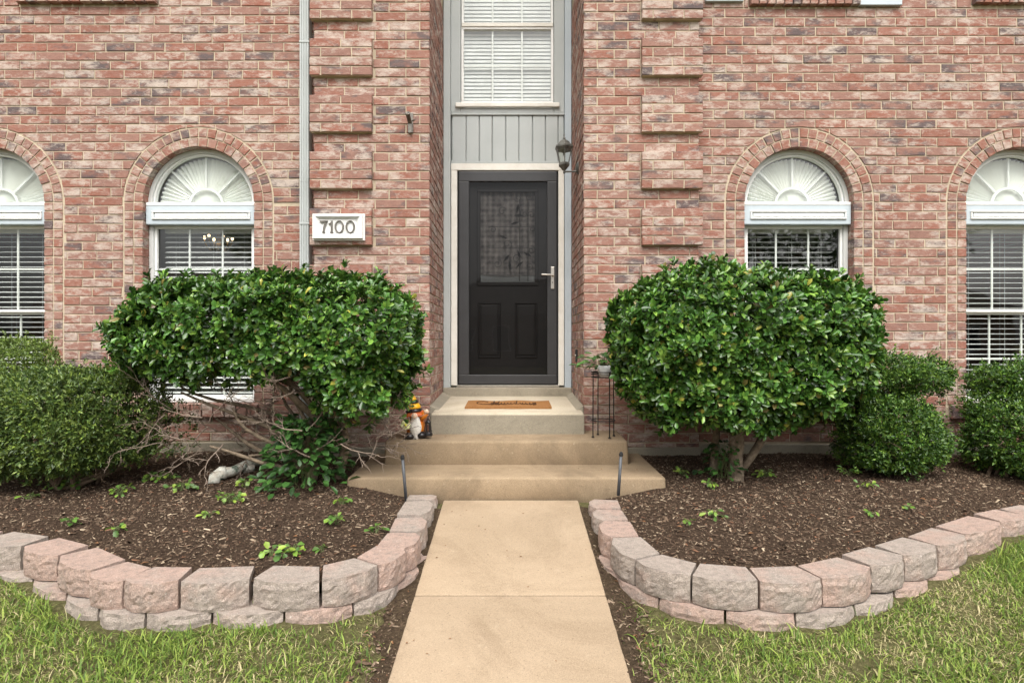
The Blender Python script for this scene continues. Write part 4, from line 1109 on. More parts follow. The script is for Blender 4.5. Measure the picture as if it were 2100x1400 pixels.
# clipped small-leaved bushes
def bush(name, label, cat, base, lobes, n, per, L, W, pal, seed, mat, deep, keep=None, group=None, stems=8, upb=.3, lump=.045):
    b = thing(name, base, label, cat, group)
    np_mesh("foliage", *crown(lobes, n, per, L, W, pal, seed, deep, keep, (.4, 1.4), SML, SML_T, upb, lump, .5, .006), mat, b)["kind"] = "stuff"
    m = MB(); rr = random.Random(seed)
    for i in range(stems):
        l = lobes[i % len(lobes)]; limb(m, Vector(base) + Vector((rr.uniform(-.1, .1), rr.uniform(-.08, .08), -.02)), (l[0] + rr.uniform(-.6, .6)*l[3], l[1] + rr.uniform(-.4, .4)*l[4], l[2] + rr.uniform(-.3, .5)*l[5]), .013, .004, seed*7+i, .08, 6, 5)
        twigs(m, (l[0] + rr.uniform(-.7, .7)*l[3], l[1] - rr.uniform(0, .6)*l[4], l[2] - rr.uniform(.2, .9)*l[5]), (rr.uniform(-1, 1), -.2, rr.uniform(-.2, .6)), .25, .004, seed*9+i)
    tag(m.build("stems", "bark", b), kind="stuff"); return b
YP = 4.1
def px_(p): return wx(p, YP)
def pz_(p): return wz(p, YP)
def keepP(p, r):
    if p[0] > px_(285): return r.random() < .20
    return p[2] > pz_(945) or r.random() < .25
bush("privet_bush", "rounded grey-green privet bush at the photo's left edge", "bush", (px_(150), YP, soil_z(px_(150), YP)),
     [(px_(150), YP, pz_(862), .42, .44, .35, 2.5), (px_(225), YP + .08, pz_(856), .30, .36, .33, 2.4), (px_(40), YP + .02, pz_(872), .34, .40, .335, 2.4), (px_(325), YP + .15, pz_(880), .14, .20, .21, 2.2, .02)], 7000, 7, .032, .0145, PRIVET + [(.17, .235, .04)], 31, "small_leaf", .026, keepP, stems=14, lump=.024)
YQ = 4.62
bush("privet_bush", "low bright-topped privet under the window at the far left", "bush", (wx(20, YQ), YQ, .12),
     [(wx(5, YQ), YQ, wz(790, YQ), .42, .28, .365, 2.6)], 3600, 7, .026, .0115, [(.14, .21, .04), (.10, .165, .032), (.19, .26, .05)], 37, "small_leaf", .04)
YA = 4.45
bush("yaupon_bush", "two-tiered dark yaupon beside the round holly", "bush", (wx(1815, YA), YA, .11),
     [(wx(1840, YA), YA + .10, wz(770, YA), .40, .30, .15, 2.4, 1.0), (wx(1818, YA), YA - .02, wz(887, YA), .335, .34, .275, 2.3, 1.6), (wx(1800, YA), YA + .06, wz(825, YA), .22, .22, .16, 2.2, .35)], 5600, 8, .027, .0135, YAUPON, 41, "small_leaf", .05, lump=.09, group="dwarf yaupons in the right bed")
bush("yaupon_bush", "two-tiered dark yaupon at the photo's right edge", "bush", (wx(2045, YA), YA, .11),
     [(wx(2122, YA), YA + .1, wz(790, YA), .32, .30, .175, 2.4, 1.0), (wx(2092, YA), YA - .02, wz(892, YA), .36, .35, .285, 2.3, 1.6), (wx(2075, YA), YA + .06, wz(838, YA), .26, .24, .16, 2.2, .35)], 5600, 8, .027, .0135, YAUPON, 47, "small_leaf", .05, lump=.09, group="dwarf yaupons in the right bed")

# ivy and broad-leaved volunteers at the trunks, weeds in the mulch
def sprig(name, label, cat, c, rad, h, n, L, W, pal, seed, group=None, mat="small_leaf"):
    r = np.random.default_rng(seed); o = thing(name, (c[0], c[1], soil_z(c[0], c[1])), label, cat, group)
    a = r.uniform(0, 6.28, n); q = np.sqrt(r.random(n))*rad; z = r.random(n)**.8*h
    pos = np.stack([c[0] + q*np.cos(a)*(1.05 - .5*z/max(h, .01)), c[1] + q*np.sin(a)*(1.05 - .5*z/max(h, .01)), soil_z(c[0], c[1]) + .012 + z], 1)
    f = np.stack([np.cos(a) + r.normal(0, .4, n), np.sin(a) + r.normal(0, .4, n) - .3, r.normal(-.1, .45, n)], 1); up = np.stack([r.normal(0, .35, n), r.normal(-.35, .35, n), np.ones(n)], 1)
    pal = np.array(pal); tint = pal[r.integers(0, len(pal), n)]*r.uniform(.8, 1.25, (n, 1))
    np_mesh("leaf_mass", *leaves(pos, f, up, L*r.uniform(.6, 1.2, n), W*r.uniform(.7, 1.2, n), tint), mat, o)["kind"] = "stuff"
    m = MB()
    for i in range(min(n, 24)): m.tube([(c[0] + r.normal(0, rad*.15), c[1] + r.normal(0, rad*.15), soil_z(c[0], c[1]) - .01), tuple((pos[i] + np.array((c[0], c[1], pos[i][2])))/2 + r.normal(0, .01, 3)), tuple(pos[i])], .0014, 4)
    tag(m.build("stalks", "small_stem", o), kind="stuff"); return o
plain("small_stem", (.10, .13, .04), .8)
IVY = [(.040, .105, .022), (.028, .075, .018), (.06, .145, .03)]
sprig("ivy_clump", "dark broad-leaved ivy mound at the foot of the flat-topped holly", "ivy", (lx(640), YL - .12), .31, .47, 560, .072, .045, IVY, 61)
sprig("ivy_clump", "small ivy climbing the trunk foot of the round holly", "ivy", (rx_(1480), YR + .0), .17, .24, 90, .05, .036, IVY, 62)
WEED = [(.16, .27, .04), (.10, .20, .035), (.24, .34, .05), (.075, .155, .03)]
def at_soil(px, py):
    D = 3.5
    for _ in range(12): D = (H - soil_z(wx(px, D), D))*F/(py - 700)
    return wx(px, D), D
WEEDS = ((470, 1030, .09, .05, 16, "bushiest weed clump, just below the mossy drain pipe"), (245, 1015, .07, .05, 14, "leafy weed in front of the privet's bare skirt"), (60, 1025, .05, .03, 7, "small weed near the photo's left edge in front of the privet"),
    (505, 1000, .05, .04, 8, "small weed between the drain pipe and the ivy mound"), (145, 1078, .04, .025, 6, "tiny weed just behind the edging blocks, leftmost along them"), (235, 1095, .04, .03, 6, "upright weed behind the left edging, second from the left along it"),
    (560, 1140, .06, .03, 9, "weed close behind the front blocks of the left edging, left of a pair"), (605, 1135, .06, .03, 10, "round-leaved weed close behind the front blocks of the left edging, middle of three"), (660, 1132, .03, .02, 4, "tiny yellowish weed behind the front blocks, nearest the curve to the walkway"),
    (690, 1075, .05, .04, 8, "triangular-leaved weed in the middle of the left mulch"), (770, 1092, .035, .025, 6, "weed beside the edging blocks where they turn along the walkway, left bed"), (370, 1005, .09, .035, 14, "low weed patch left of the drain pipe"),
    (150, 1000, .11, .04, 16, "wide weed patch under the front of the privet"), (330, 985, .10, .05, 18, "weed clump at the privet's sparse right side"), (700, 1035, .04, .03, 6, "small weed in front of the ivy mound"),
    (810, 1000, .035, .04, 5, "small weed beside the left sprinkler riser"), (430, 1060, .04, .025, 5, "small weed in open mulch below the drain pipe's end"),
    (1402, 975, .06, .03, 12, "weed at the corner of the lowest step, right bed"), (1455, 1000, .05, .03, 10, "weed in front of the round holly's left stems"), (1570, 978, .06, .05, 12, "weed just right of the round holly's pale trunk"), (1780, 998, .06, .02, 9, "flat bright weed in front of the first yaupon"),
    (1465, 1060, .05, .03, 9, "weed alone in the open mulch of the right bed"), (1790, 1058, .03, .02, 5, "tiny weed in the right bed below the first yaupon"), (1740, 975, .07, .04, 10, "weed tucked under the left foot of the first yaupon"), (1412, 1078, .03, .02, 4, "tiny leaf sprig near the right edging beside the walkway"), (1860, 1045, .025, .015, 4, "tiny weed near the right edging's far blocks"))
for k, (px, py, rad, h, n, lab) in enumerate(WEEDS):
    x, y = at_soil(px, py); sprig("weed", lab, "weed", (x, y), rad*1.15, h, int(n*1.5), .040, .033 if px < 1050 else .024, WEED, 800 + k, "weeds in the left bed" if px < 1050 else "weeds in the right bed")

# ================================================================ SMALL THINGS
# house number plaque
yq = D_ENT - QP - .006; S = lambda p: wx(p, yq); Zq = lambda p: wz(p, yq)
pl = thing("house_number_plaque", (S(696), yq, Zq(466)), "white framed plaque with bronze numerals 7100 on the brick", "number plaque")
m = MB(); m.bbox(S(643), S(749), yq - .016, yq + .004, Zq(494), Zq(439), .003, 1); m.build("back_plate", "white_paint", pl)
m = MB(); x0, x1, z0, z1 = S(644), S(745.5), Zq(490), Zq(440.5); i0, i1, j0, j1 = S(655.5), S(733), Zq(480), Zq(450.5); yo, ym, yi2 = yq - .040, yq - .040, yq - .0175
o_ = [(x0, z0), (x1, z0), (x1, z1), (x0, z1)]; q_ = [(x0 + .02, z0 + .02), (x1 - .02, z0 + .02), (x1 - .02, z1 - .02), (x0 + .02, z1 - .02)]; n_ = [(i0, j0), (i1, j0), (i1, j1), (i0, j1)]
vs = [(x, yq - .016, z) for x, z in o_] + [(x, yo, z) for x, z in o_] + [(x, ym, z) for x, z in q_] + [(x, yi2, z) for x, z in n_]
fs = []
for r_ in range(3):
    for i in range(4): fs.append((r_*4+i, r_*4+(i+1) % 4, r_*4+4+(i+1) % 4, r_*4+4+i))
m.add(vs, fs); m.build("frame", "white_paint", pl)
yn = yq - .019
def digit(parts):
    m = MB()
    for pts in parts: m.prism([(S(a), Zq(b)) for a, b in pts], yn - .010, yn + .001)
    return m
digit([[(658.5, 457.5), (658, 454), (673.5, 453.5), (674, 455), (672, 457)], [(670, 456), (674, 454.5), (668.5, 466), (667, 477), (663.5, 477), (665.5, 464)], [(662, 479), (662.8, 476.8), (668, 476.8), (669, 479)]]).build("numeral", "pewter", pl)
digit([[(680.5, 477), (680.5, 454), (683.8, 453.5), (683.8, 477)], [(676, 461.5), (676, 460), (680.5, 457.5), (680.5, 460.5)], [(678.6, 479), (679.4, 476.8), (684.6, 476.8), (685.4, 479)]]).build("numeral", "pewter", pl)
for cxp in (697.5, 720):
    m = MB(); n = 28; vs = []
    for k in range(n):
        a = 2*math.pi*k/n; ca, sa = math.cos(a), math.sin(a)
        for (ra, rb, yy) in ((9.4, 13, yn), (9.4, 13, yn - .010), (6.3, 10.9, yn - .010), (6.3, 10.9, yn)): vs.append((S(cxp + ra*ca), yy, Zq(466.2 - rb*sa)))
    fs = []
    for k in range(n):
        k2 = (k+1) % n
        for j in range(3): fs.append((k*4+j, k2*4+j, k2*4+j+1, k*4+j+1))
    m.add(vs, fs); m.build("numeral", "pewter", pl)

# flag pole bracket
yb = D_ENT - .007; X0, Z0 = wx(842, yb), wz(252, yb)
fb = thing("flagpole_bracket", (X0, yb, Z0), "cast metal flagpole bracket on the brick left of the entry", "bracket")
MB().bbox(X0 - .022, X0 + .022, yb - .008, yb + .003, Z0 - .085, Z0 + .082, .004, 2).build("plate", "pewter", fb)
ax = Vector((-.12, -.75, .66)).normalized(); p0 = Vector((X0, yb - .01, Z0 - .015)); m = MB()
n = 14; u_ = ax.orthogonal().normalized(); v_ = ax.cross(u_); vs = []
for d_, r_ in ((.0, .013), (.02, .017), (.085, .018), (.086, .022), (.1, .022), (.1, .014), (.03, .013)):
    for k in range(n): a = 2*math.pi*k/n; vs.append(p0 + ax*d_ + (u_*math.cos(a) + v_*math.sin(a))*r_)
m.add(vs, [(i*n+k, i*n+(k+1) % n, (i+1)*n+(k+1) % n, (i+1)*n+k) for i in range(6) for k in range(n)] + [tuple(6*n + k for k in range(n))]); m.build("socket", "pewter", fb, True)
MB().tube([(X0 + .02, yb - .04, Z0 + .0), (X0 + .045, yb - .05, Z0 + .005)], .006, 8).build("thumb_screw", "pewter", fb)
m = MB(); m.prism([(X0 - .018, Z0 - .02), (X0 - .012, Z0 - .09), (X0 + .012, Z0 - .09), (X0 + .018, Z0 - .02)], yb - .03, yb - .008); m.ball((X0, yb - .016, Z0 - .072), .01); m.build("brace", "pewter", fb)

# wall lantern on the right jamb
YLn = 5.36; lxn, lzn = wx(1157, YLn), wz(315, YLn); sL = F/YLn
ln = thing("wall_lantern", (lxn, YLn, lzn), "weathered six-sided coach lantern on the right side of the entry", "lantern")
def Lz(py): return wz(py, YLn)
MB().lathe((lxn, YLn, 0), [(.072, Lz(309)), (.088, Lz(304)), (.088, Lz(300.5)), (.06, Lz(296)), (.045, Lz(291)), (.018, Lz(287)), (.010, Lz(285.5))], 6, phase=R(30)).build("roof", "lamp_metal", ln)
MB().lathe((lxn, YLn, 0), [(.008, Lz(286)), (.014, Lz(283.5)), (.006, Lz(282)), (.007, Lz(278)), (.001, Lz(272))], 10).build("finial", "lamp_metal", ln, True)
r0, r1, za, zc = .075, .044, Lz(307), Lz(336)
for k in range(6):
    a = R(30 + 60*k); a2 = R(90 + 60*k); P = lambda t, r, z: (lxn + r*math.cos(t), YLn + r*math.sin(t), z)
    MB().tube([P(a, r0, za), P(a, r1, zc)], .0045, 5).build("rib", "lamp_metal", ln)
    MB().add([P(a, r1*.97, zc), P(a2, r1*.97, zc), P(a2, r0*.97, za), P(a, r0*.97, za)], [(0, 1, 2, 3)]).build("pane", "lamp_glass", ln)
MB().lathe((lxn, YLn, 0), [(.001, Lz(357)), (.010, Lz(355.5)), (.012, Lz(353)), (.006, Lz(351)), (.018, Lz(348.5)), (.034, Lz(344)), (.052, Lz(340)), (.054, Lz(336.5)), (.046, Lz(334))], 6, phase=R(30)).build("base", "lamp_metal", ln)
MB().lathe((lxn, YLn, 0), [(.008, Lz(335)), (.009, Lz(329)), (.012, Lz(326)), (.010, Lz(322)), (.002, Lz(317))], 10).build("bulb", "blind_white", ln, True)
m = MB(); m.tube([(lxn, YLn, Lz(352.5)), (lxn + .03, YLn, Lz(352)), (X_JR - .02, YLn, Lz(352)), (X_JR - .004, YLn, Lz(347))], [.009, .008, .009, .011], 8); m.build("arm", "lamp_metal", ln, True)
MB().lathe((X_JR - .001, YLn, Lz(345)), [(.056, 0), (.056, .006), (.03, .016), (.012, .020)], 20, axis=(-1, 0, 0)).build("wall_plate", "lamp_metal", ln, True)
# door bell push
yy = 5.42; m = MB(); m.bbox(X_JR - .018, X_JR - .0005, yy - .022, yy + .022, wz(742, yy), wz(716, yy), .003, 2)
bell = m.build("door_bell", "rubber"); tag(bell, "small black doorbell on the brick jamb right of the door", "doorbell")
MB().lathe((X_JR - .018, yy, wz(729, yy)), [(.011, 0), (.010, .003), (.006, .004)], 14, axis=(-1, 0, 0)).build("button", "nickel", bell)

# downspout
yd = D_LEFT - .06; ds = thing("downspout", (wx(627, yd), yd, .2), "pale grey square downspout running down the inner brick corner", "downspout")
x0, x1 = wx(617.5, yd), wx(636.5, yd)
m = MB(); n = 4; pts = []
for i in range(n):
    a = x0 + (x1-x0)*i/n; b = x0 + (x1-x0)*(i+1)/n; wd = b - a; pts += [(a + wd*.12, yd - .038), (a + wd*.72, yd - .038), (a + wd*.80, yd - .032), (a + wd*1.04, yd - .032)]
pts[-1] = (x1, yd - .036); pts += [(x1, yd + .035), (x0, yd + .035)]; pts[0] = (x0, yd - .036)
for z0, z1 in ((.25, wz(376, yd)), (wz(376, yd) + .002, Z_EAVE)):
    k = len(pts); m.add([(x, y, z0) for x, y in pts] + [(x, y, z1) for x, y in pts], [(i, (i+1) % k, (i+1) % k + k, i + k) for i in range(k)])
m.build("pipe", "grey_trim", ds)
for py in (90, 460):
    MB().bbox(x0 - .004, x1 + .004, yd - .041, yd + .036, wz(py, yd) - .008, wz(py, yd) + .008, .002, 1).build("strap", "grey_trim", ds)

# doormat
m = MB(); mz = .522; y0, y1 = .0, 0.0
def porch_z(y): return .510 + (.545-.510)*(y-4.785)/(5.9-4.785)
ya, yb2 = 5.02, 5.43
xa0, xa1 = wx(953, ya), wx(1131.5, ya)
mat_ = thing("doormat", ((xa0+xa1)/2, ya, porch_z(ya)), "orange-brown coir doormat with dark script lettering on the landing", "doormat")
bm = bmesh.new(); n = 24
vs = []; fs = []
for i in range(n+1):
    x = xa0 + (xa1-xa0)*i/n; w_ = .003*math.sin(i*.55)
    for y in (ya, yb2): vs += [(x, y + (.006*math.sin(i*.8) if y == ya else 0), porch_z(y) + .001), (x, y + (.006*math.sin(i*.8) if y == ya else 0), porch_z(y) + .017 + w_)]
for i in range(n):
    a = i*4; b = a+4; fs += [(a, b, b+1, a+1), (a+1, b+1, b+3, a+3), (a+3, b+3, b+2, a+2)]
fs += [(0, 1, 3, 2), (n*4, n*4+2, n*4+3, n*4+1)]
bm.free(); m.add(vs, fs); m.build("mat", "coir", mat_)
m = MB()
def ink(pts, r=.007):   # strokes laid on the mat: (u across 0..1, v towards the door 0..1)
    P = []
    for u, v in pts: y = ya + .03 + v*(yb2-ya-.06); P.append((xa0 + .05 + u*(xa1-xa0-.1), y, porch_z(y) + .0185))
    m.tube(P, r, 4)
ink([(.21, .78), (.16, .86), (.09, .80), (.06, .62), (.08, .42), (.15, .32), (.24, .36), (.34, .6), (.37, .82)])
for u in (.27, .36, .45, .54, .62, .70, .80):
    ink([(u, .62), (u - .012, .40), (u + .004, .30), (u + .03, .40), (u + .045, .62), (u + .05, .38), (u + .07, .32)], .006)
ink([(.30, .9), (.29, .6), (.27, .32)]); ink([(.62, .9), (.61, .6), (.60, .32)]); ink([(.88, .6), (.85, .5), (.88, .38), (.84, .30)])
m.build("lettering", "mat_ink", mat_)

# garden gnome on the middle step
gy_ = 4.66; gxc = wx(852, gy_); gz = .343; gs = 88*gy_/F     # total height
gn = thing("garden_gnome", (gxc, gy_, gz), "bearded garden gnome with striped bee hat and little lantern on the step", "garden gnome")
def G(px, py, dy=0): return Vector((wx(px, gy_), gy_ + dy, gz + (895 - py)*gy_/F))
u1 = gy_/F
MB().lathe(G(853, 893), [(16*u1, 0), (19*u1, 8*u1), (19*u1, 20*u1), (16*u1, 32*u1), (10*u1, 44*u1), (4*u1, 50*u1)], 18).build("coat", "gnome_orange", gn, True)
for px, py in ((843, 891), (866, 889)):
    m = MB(); m.ball(G(px, py, -.065 if px < 850 else -.045), 10*u1, 16, 10, (1.15, 1.35, .72)); m.build("boot", "gnome_black", gn, True)
m = MB()   # beard: a tapering tongue with ridges
vs = []; fs = []; nu, nv = 18, 12
for j in range(nv+1):
    t = j/nv; hw_ = (13.5*math.sin(min(1, .25 + t*.9)*math.pi*.62))*(1 - .62*max(0, t-.45)/.55); zc_ = 851 + 43*t
    for i in range(nu+1):
        s = i/nu*2-1; bul = math.sqrt(max(0, 1 - s*s)); vs.append(G(854 + s*hw_ + 1.5*t, zc_ + 3*abs(s)*t*2, -.052 - .035*bul - .012*math.sin(t*3) + .003*math.sin(i*2.6 + j*.6)))
for j in range(nv):
    for i in range(nu): a = j*(nu+1)+i; fs.append((a, a+nu+1, a+nu+2, a+1))
m.add(vs, fs); m.build("beard", "gnome_beard", gn, True)
m = MB(); m.ball(G(854, 849, -.095), 6.2*u1, 16, 10, (1, 1, .92)); m.build("nose", "gnome_skin", gn, True)
# hat: floppy brim and striped tipping cone
m = MB(); n = 28; vs = []; fs = []
for r_, dz_ in ((6, 5), (13, 3.5), (21, -1.5), (26, -6), (25, -7.5), (12, 1)):
    for k in range(n):
        a = 2*math.pi*k/n; fl = 2.4*math.sin(3*a + .6) - 3.2*math.cos(a - 2.9)*(r_/26); vs.append(G(851 + r_*math.cos(a), 844 - dz_ + 4.5*max(0, -math.cos(a))*(r_/26), 0) + Vector((0, r_*u1*math.sin(a)*.85, 0)) + Vector((0, 0, fl*u1*.4)))
for i in range(5):
    for k in range(n): fs.append((i*n+k, i*n+(k+1) % n, (i+1)*n+(k+1) % n, (i+1)*n+k))
m.add(vs, fs); m.build("hat_brim", "gnome_rust", gn, True)
def coneband(h0, h1, r0_, r1_, x0_, x1_, matn):
    m = MB(); m.tube([G(x0_, h0), G((x0_+x1_)/2, (h0+h1)/2), G(x1_, h1)], [r0_*u1, (r0_+r1_)/2*u1*1.03, r1_*u1], 18); m.build("hat_band", matn, gn, True)
coneband(844, 837, 17.5, 15.5, 849, 848.5, "gnome_black"); coneband(837, 827, 15.5, 11.5, 848.5, 847.5, "gnome_yellow"); coneband(827, 820, 11.5, 8, 847.5, 846.5, "gnome_black")
coneband(820, 814, 8, 5.5, 846.5, 846, "gnome_yellow"); coneband(814, 808.5, 5.5, 2, 846, 846, "gnome_yellow")
m = MB(); m.tube([G(864, 858, -.02), G(870, 852, -.035), G(875, 845, -.045)], [7*u1, 6.5*u1, 6*u1], 14); m.build("raised_sleeve", "gnome_orange", gn, True)
m = MB(); m.ball(G(876, 842, -.048), 5.4*u1, 14, 9); m.build("hand", "gnome_skin", gn, True)
m = MB(); m.tube([G(836, 858, -.02), G(833, 868, -.045), G(835, 876, -.06)], [6*u1, 6*u1, 5*u1], 14); m.build("sleeve", "gnome_orange", gn, True)
for k in range(6):
    a = R(60*k + 12); m = MB(); m.ball(G(835.5 + 6*math.cos(a), 868 - 6*math.sin(a), -.085), 4.3*u1, 12, 8, (1, .55, 1)); m.build("petal", "gnome_petal", gn, True)
m = MB(); m.ball(G(835.5, 868, -.10), 2.7*u1, 12, 8); m.build("flower_centre", "gnome_pistil", gn, True)
lc = G(879.5, 889, -.05)
MB().lathe(lc, [(9*u1, -2*u1), (9.5*u1, 0), (9*u1, 4*u1), (7.5*u1, 6*u1)], 14).build("lantern_base", "gnome_black", gn)
for k in range(6):
    a = R(60*k); MB().tube([lc + Vector((7.6*u1*math.cos(a), 7.6*u1*math.sin(a), 5*u1)), lc + Vector((4.6*u1*math.cos(a), 4.6*u1*math.sin(a), 25*u1))], .9*u1, 5).build("lantern_rib", "gnome_black", gn)
MB().lathe(lc, [(6*u1, 24*u1), (6.5*u1, 25.5*u1), (4*u1, 29*u1), (2*u1, 31*u1), (2*u1, 33*u1), (.5*u1, 35*u1)], 14).build("lantern_roof", "gnome_black", gn)
MB().tube([lc + Vector((2.2*u1*math.cos(t), 0, (35 + 6 + 6*math.sin(t))*u1)) for t in np.linspace(-1.5, 4.7, 14)], .6*u1, 4).build("lantern_ring", "gnome_black", gn)

# plant stand, pot and plant
yp = 4.66; pxc = wx(1237, yp); zp = .344; rs = .092
st = thing("plant_stand", (pxc, yp, zp), "thin black wire plant stand on the step right of the door", "plant stand")
zt = wz(773, yp); zt2 = wz(762.5, yp)
for a in (100, 195, 285, 10):
    a = R(a + 8); c, s = math.cos(a), math.sin(a); m = MB(); m.tube([(pxc + rs*c, yp + rs*s, zp + .004), (pxc + rs*.98*c, yp + rs*.98*s, zt2)], .0045, 7); m.build("leg", "black_iron", st)
    MB().lathe((pxc + rs*c, yp + rs*s, zp), [(.011, 0), (.011, .005), (.005, .010)], 10).build("foot", "black_iron", st)
def ring(z, r, t, nm): MB().tube([(pxc + r*math.cos(a), yp + r*math.sin(a), z) for a in np.linspace(0, 2*math.pi, 33)], t, 6, False).build(nm, "black_iron", st, True)
ring(wz(861, yp), rs*.97, .004, "lower_ring"); ring(zt2, rs, .0042, "upper_ring"); ring((zt+zt2)/2 + .004, rs, .0032, "upper_ring"); ring(zt, rs, .004, "tray_ring")
m = MB(); 
for k in range(-4, 5): xx = k*.02; q = math.sqrt(max(rs*rs - xx*xx, 0)); m.tube([(pxc + xx, yp - q, zt), (pxc + xx, yp + q, zt)], .002, 4)
m.build("tray_wires", "black_iron", st)
pot = MB().lathe((pxc + .02, yp, zt + .003), [(.04, 0), (.052, .01), (.062, .05), (.066, .085), (.060, .088), (.055, .07), (.0, .07)], 22).build("flower_pot", "pot_white", None, True)
tag(pot, "small white pot on the wire plant stand", "pot")
pp = thing("potted_plant", (pxc + .02, yp, zt + .07), "leafy green plant spilling out of the small white pot", "plant")
rr = np.random.default_rng(5); lf = None
for i in range(56):
    a = rr.uniform(0, 6.28); rad_ = rr.uniform(.01, .14); z = zt + .075 + rr.uniform(.0, .11); c = np.array((pxc - .05 + rad_*math.cos(a)*1.1, yp - .01 + rad_*math.sin(a)*.8, z))
    f = np.array((math.cos(a), math.sin(a), rr.uniform(-.5, .35))); pal = np.array(IVY)[rr.integers(0, 3)]*rr.uniform(.9, 1.6)
    V, T, Cc = leaves(c[None], f[None], np.array((rr.normal(0, .3), -.3, 1.0))[None], np.array([rr.uniform(.045, .075)]), np.array([rr.uniform(.026, .038)]), pal[None])
    np_mesh("leaf", V, T, Cc, "small_leaf", pp)
    if i % 2 == 0: MB().tube([(pxc + .02, yp, zt + .06), ((pxc + c[0])/2 + .01, (yp + c[1])/2, z + .01), tuple(c)], .0015, 4).build("stalk", "small_stem", pp)

# irrigation risers either side of the walkway head
for (bx, by, tx, ty, lab) in ((833, 1012, 825, 932, "grey plastic sprinkler riser leaning beside the walkway under the gnome"), (1268, 1000, 1274, 926, "grey plastic sprinkler riser beside the walkway below the plant stand")):
    D = 3.97; b0 = Vector((wx(bx, D), D, wz(by, D) - .05)); t0 = Vector((wx(tx, D), D, wz(ty, D))); ax = (t0-b0).normalized(); L = (t0-b0).length
    rs_ = thing("sprinkler_riser", (b0.x, b0.y, b0.z + .05), lab, "sprinkler riser", "sprinkler risers at the walkway")
    MB().lathe(b0, [(.0105, 0), (.0105, L*.90)], 12, axis=ax).build("pipe", "grey_pipe", rs_, True)
    MB().lathe(b0, [(.0105, L*.90), (.014, L*.905), (.014, L*.955), (.011, L*.96), (.011, L*.985), (.006, L)], 12, axis=ax).build("nozzle", "rubber", rs_)

# mossy pipe lying in the bed
x, y = at_soil(445, 985); zz = soil_z(x, y) + .03; x2, y2 = at_soil(525, 958)
pp_ = thing("drain_pipe", (x, y, zz - .03), "short mossy white drain pipe elbow lying in the left bed", "pipe")
pts = [Vector((x - .0, y - .04, zz - .045)), Vector((x - .005, y - .015, zz + .0)), Vector((x + .02, y + .01, zz + .022)), Vector((x + .08, y + .05, zz + .022)), Vector((x2 - .02, y2 - .05, zz + .03)), Vector((x2 + .04, y2, zz + .03))]
MB().tube(pts, [.040, .043, .042, .034, .032, .032], 14).build("elbow", "mossy_pipe", pp_, True)
MB().tube([pts[2] + Vector((-.006, -.004, -.002)), pts[2] + Vector((.03, .018, 0))], [.047, .046], 14).build("collar", "mossy_pipe", pp_, True)
MB().tube([(x2 - .03, y2 - .16, zz), (x2 + .04, y2 - .12, zz + .005)], .028, 12).build("stub", "mossy_pipe", pp_, True)

# leaf litter on the walk and in the beds
m = MB(); rr = random.Random(12)
def litter(x, y, z, L):
    a = rr.uniform(0, 6.28); d = Vector((math.cos(a), math.sin(a), rr.uniform(-.15, .25))); q = Vector((-d.y, d.x, rr.uniform(-.3, .3))); c = Vector((x, y, z)); u = d.cross(q).normalized()*L*.12
    m.add([c - d*L*.5, c - q*L*.22 + u, c + d*L*.5, c + q*L*.22 + u, c - u*.3], [(0, 1, 4), (1, 2, 4), (2, 3, 4), (3, 0, 4)])
for i in range(26): x, y = rr.uniform(-.44, .43), rr.uniform(1.9, 4.05); litter(x, y, walk_z(y) + .005, rr.uniform(.008, .02))
for i in range(7): litter(rr.uniform(-.9, .8), rr.uniform(4.52, 4.75), .346, rr.uniform(.008, .02)); litter(rr.uniform(-1, .95), rr.uniform(4.12, 4.45), .164, rr.uniform(.008, .02))
for i in range(70):
    s_ = rr.choice((-1, 1)); x, y = s_*rr.uniform(.65, 3.2), rr.uniform(2.75, 4.9)
    if inside(x, y, BED[s_]) and not in_steps(x, y): litter(x, y, soil_z(x, y) + .014, rr.uniform(.02, .045))
for i in range(16): s_ = rr.choice((-1, 1)); x, y = s_*rr.uniform(.5, .62), rr.uniform(2.2, 3.0); litter(x, y, lawn_z(x, y) + .012, rr.uniform(.02, .04))
tag(m.build("leaf_litter", "dead_leaf"), "scattered dry brown leaves on walkway, steps and mulch", "leaf litter", kind="stuff")

# chandelier glimpsed through the blind of the window behind the flat-topped holly
cy = 6.6; cxx, czz = wx(448, cy), wz(492, cy)
ch = thing("chandelier", (cxx, cy, czz), "lit brass chandelier glimpsed through the blind behind the flat-topped holly", "chandelier")
MB().lathe((cxx, cy, czz - .12), [(.005, -.04), (.03, 0), (.045, .04), (.02, .09), (.015, .2), (.008, .45)], 14).build("stem", "brass", ch, True)
for k in range(6):
    a = R(60*k + 15); c, s = math.cos(a), math.sin(a)
    MB().tube([(cxx + .02*c, cy + .02*s, czz - .08), (cxx + .08*c, cy + .08*s, czz - .12), (cxx + .13*c, cy + .13*s, czz - .05), (cxx + .14*c, cy + .14*s, czz - .01)], .007, 6).build("arm", "brass", ch, True)
    m = MB(); m.ball((cxx + .14*c, cy + .14*s, czz + .02), .014, 10, 8, (1, 1, 1.5)); m.build("bulb", "bulb_lit", ch, True)

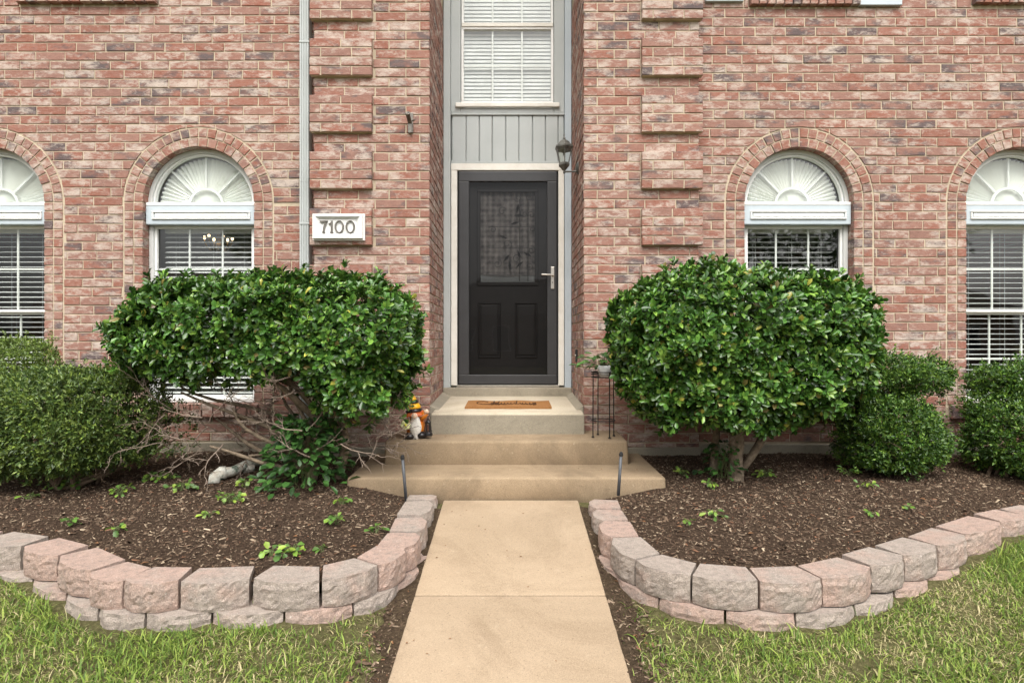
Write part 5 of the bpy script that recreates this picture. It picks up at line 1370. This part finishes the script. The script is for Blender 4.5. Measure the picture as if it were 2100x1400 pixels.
# ================================================================ ACROSS THE STREET (mirrored in the panes)
plain("far_wall", (.30, .22, .17), .9, 0, .2, (.24, .17, .13), 1.5)
def far_house(x, y, lab, w_=12, h=3.0):
    t = thing("neighbour_house", (x, y, -.32), lab, "house", "houses across the street"); z = -.32
    MB().box(x - w_/2, x + w_/2, y - 8, y, z, z + h).build("wall", "far_wall", t)
    MB().add([(x - w_/2 - .5, y + .5, z + h), (x + w_/2 + .5, y + .5, z + h), (x + w_/2 + .5, y - 8.5, z + h), (x - w_/2 - .5, y - 8.5, z + h), (x - w_/2 + 3, y - 4, z + h + 2.6), (x + w_/2 - 3, y - 4, z + h + 2.6)], [(0, 1, 5, 4), (1, 2, 5), (2, 3, 4, 5), (3, 0, 4), (3, 2, 1, 0)]).build("roof", "roof_shingle", t)
    for k in (-3.8, -1.6, 3.4):
        m = MB(); frame_rect(m, x + k - .55, x + k + .55, y + .005, y + .06, z + .8, z + 2.3, .07); wn_ = m.build("window", "white_paint", t)
        MB().add([(x + k - .5, y + .03, z + .85), (x + k + .5, y + .03, z + .85), (x + k + .5, y + .03, z + 2.25), (x + k - .5, y + .03, z + 2.25)], [(3, 2, 1, 0)]).build("pane", "rubber", wn_)
    MB().bbox(x + .4, x + 1.4, y + .005, y + .06, z + .1, z + 2.2, .01).build("door", "door_paint", t)
far_house(1, -24, "low brick house straight across the street, mirrored in the door glass")
far_house(22, -23, "low brick house across the street, mirrored in the window at the right edge")
far_house(-21, -23, "low brick house across the street, mirrored in the window over the flat-topped holly")
def far_tree(x, y, h, r_, lab, seed):
    t = thing("shade_tree", (x, y, -.32), lab, "tree", "street trees across the road"); z = -.32
    m = MB(); limb(m, (x, y, z), (x, y, z + h*.55), .22, .13, seed, .02, 8, 9)
    rr = random.Random(seed)
    for k in range(9): a = k*2.4; limb(m, (x, y, z + h*rr.uniform(.28, .5)), (x + r_*.7*math.cos(a), y + r_*.7*math.sin(a), z + h*rr.uniform(.5, .85)), .09, .03, seed + k, .08, 6, 6)
    m.build("trunk", "bark", t)
    lob = [(x + rr.uniform(-.4, .4)*r_, y + rr.uniform(-.4, .4)*r_, z + h*rr.uniform(.48, .82), r_*rr.uniform(.45, .7), r_*rr.uniform(.45, .7), h*rr.uniform(.13, .22), 2.1) for _ in range(6)]
    tag(np_mesh("crown", *crown(lob, 1500, 6, .17, .09, [(.05, .10, .025), (.035, .075, .02), (.075, .13, .03)], seed, .35, None, (.4, 1.5), SML, SML_T, .2, .5, .6, .03), "small_leaf", t), kind="stuff")
far_tree(9.5, -13, 7.5, 3.0, "shade tree across the street, mirrored in the windows right of the door", 91)
far_tree(-9, -15, 8.5, 3.3, "shade tree across the street, mirrored in the windows left of the door", 92)
far_tree(17, -16, 8, 3.0, "shade tree across the street nearest the house mirrored at the right", 93)
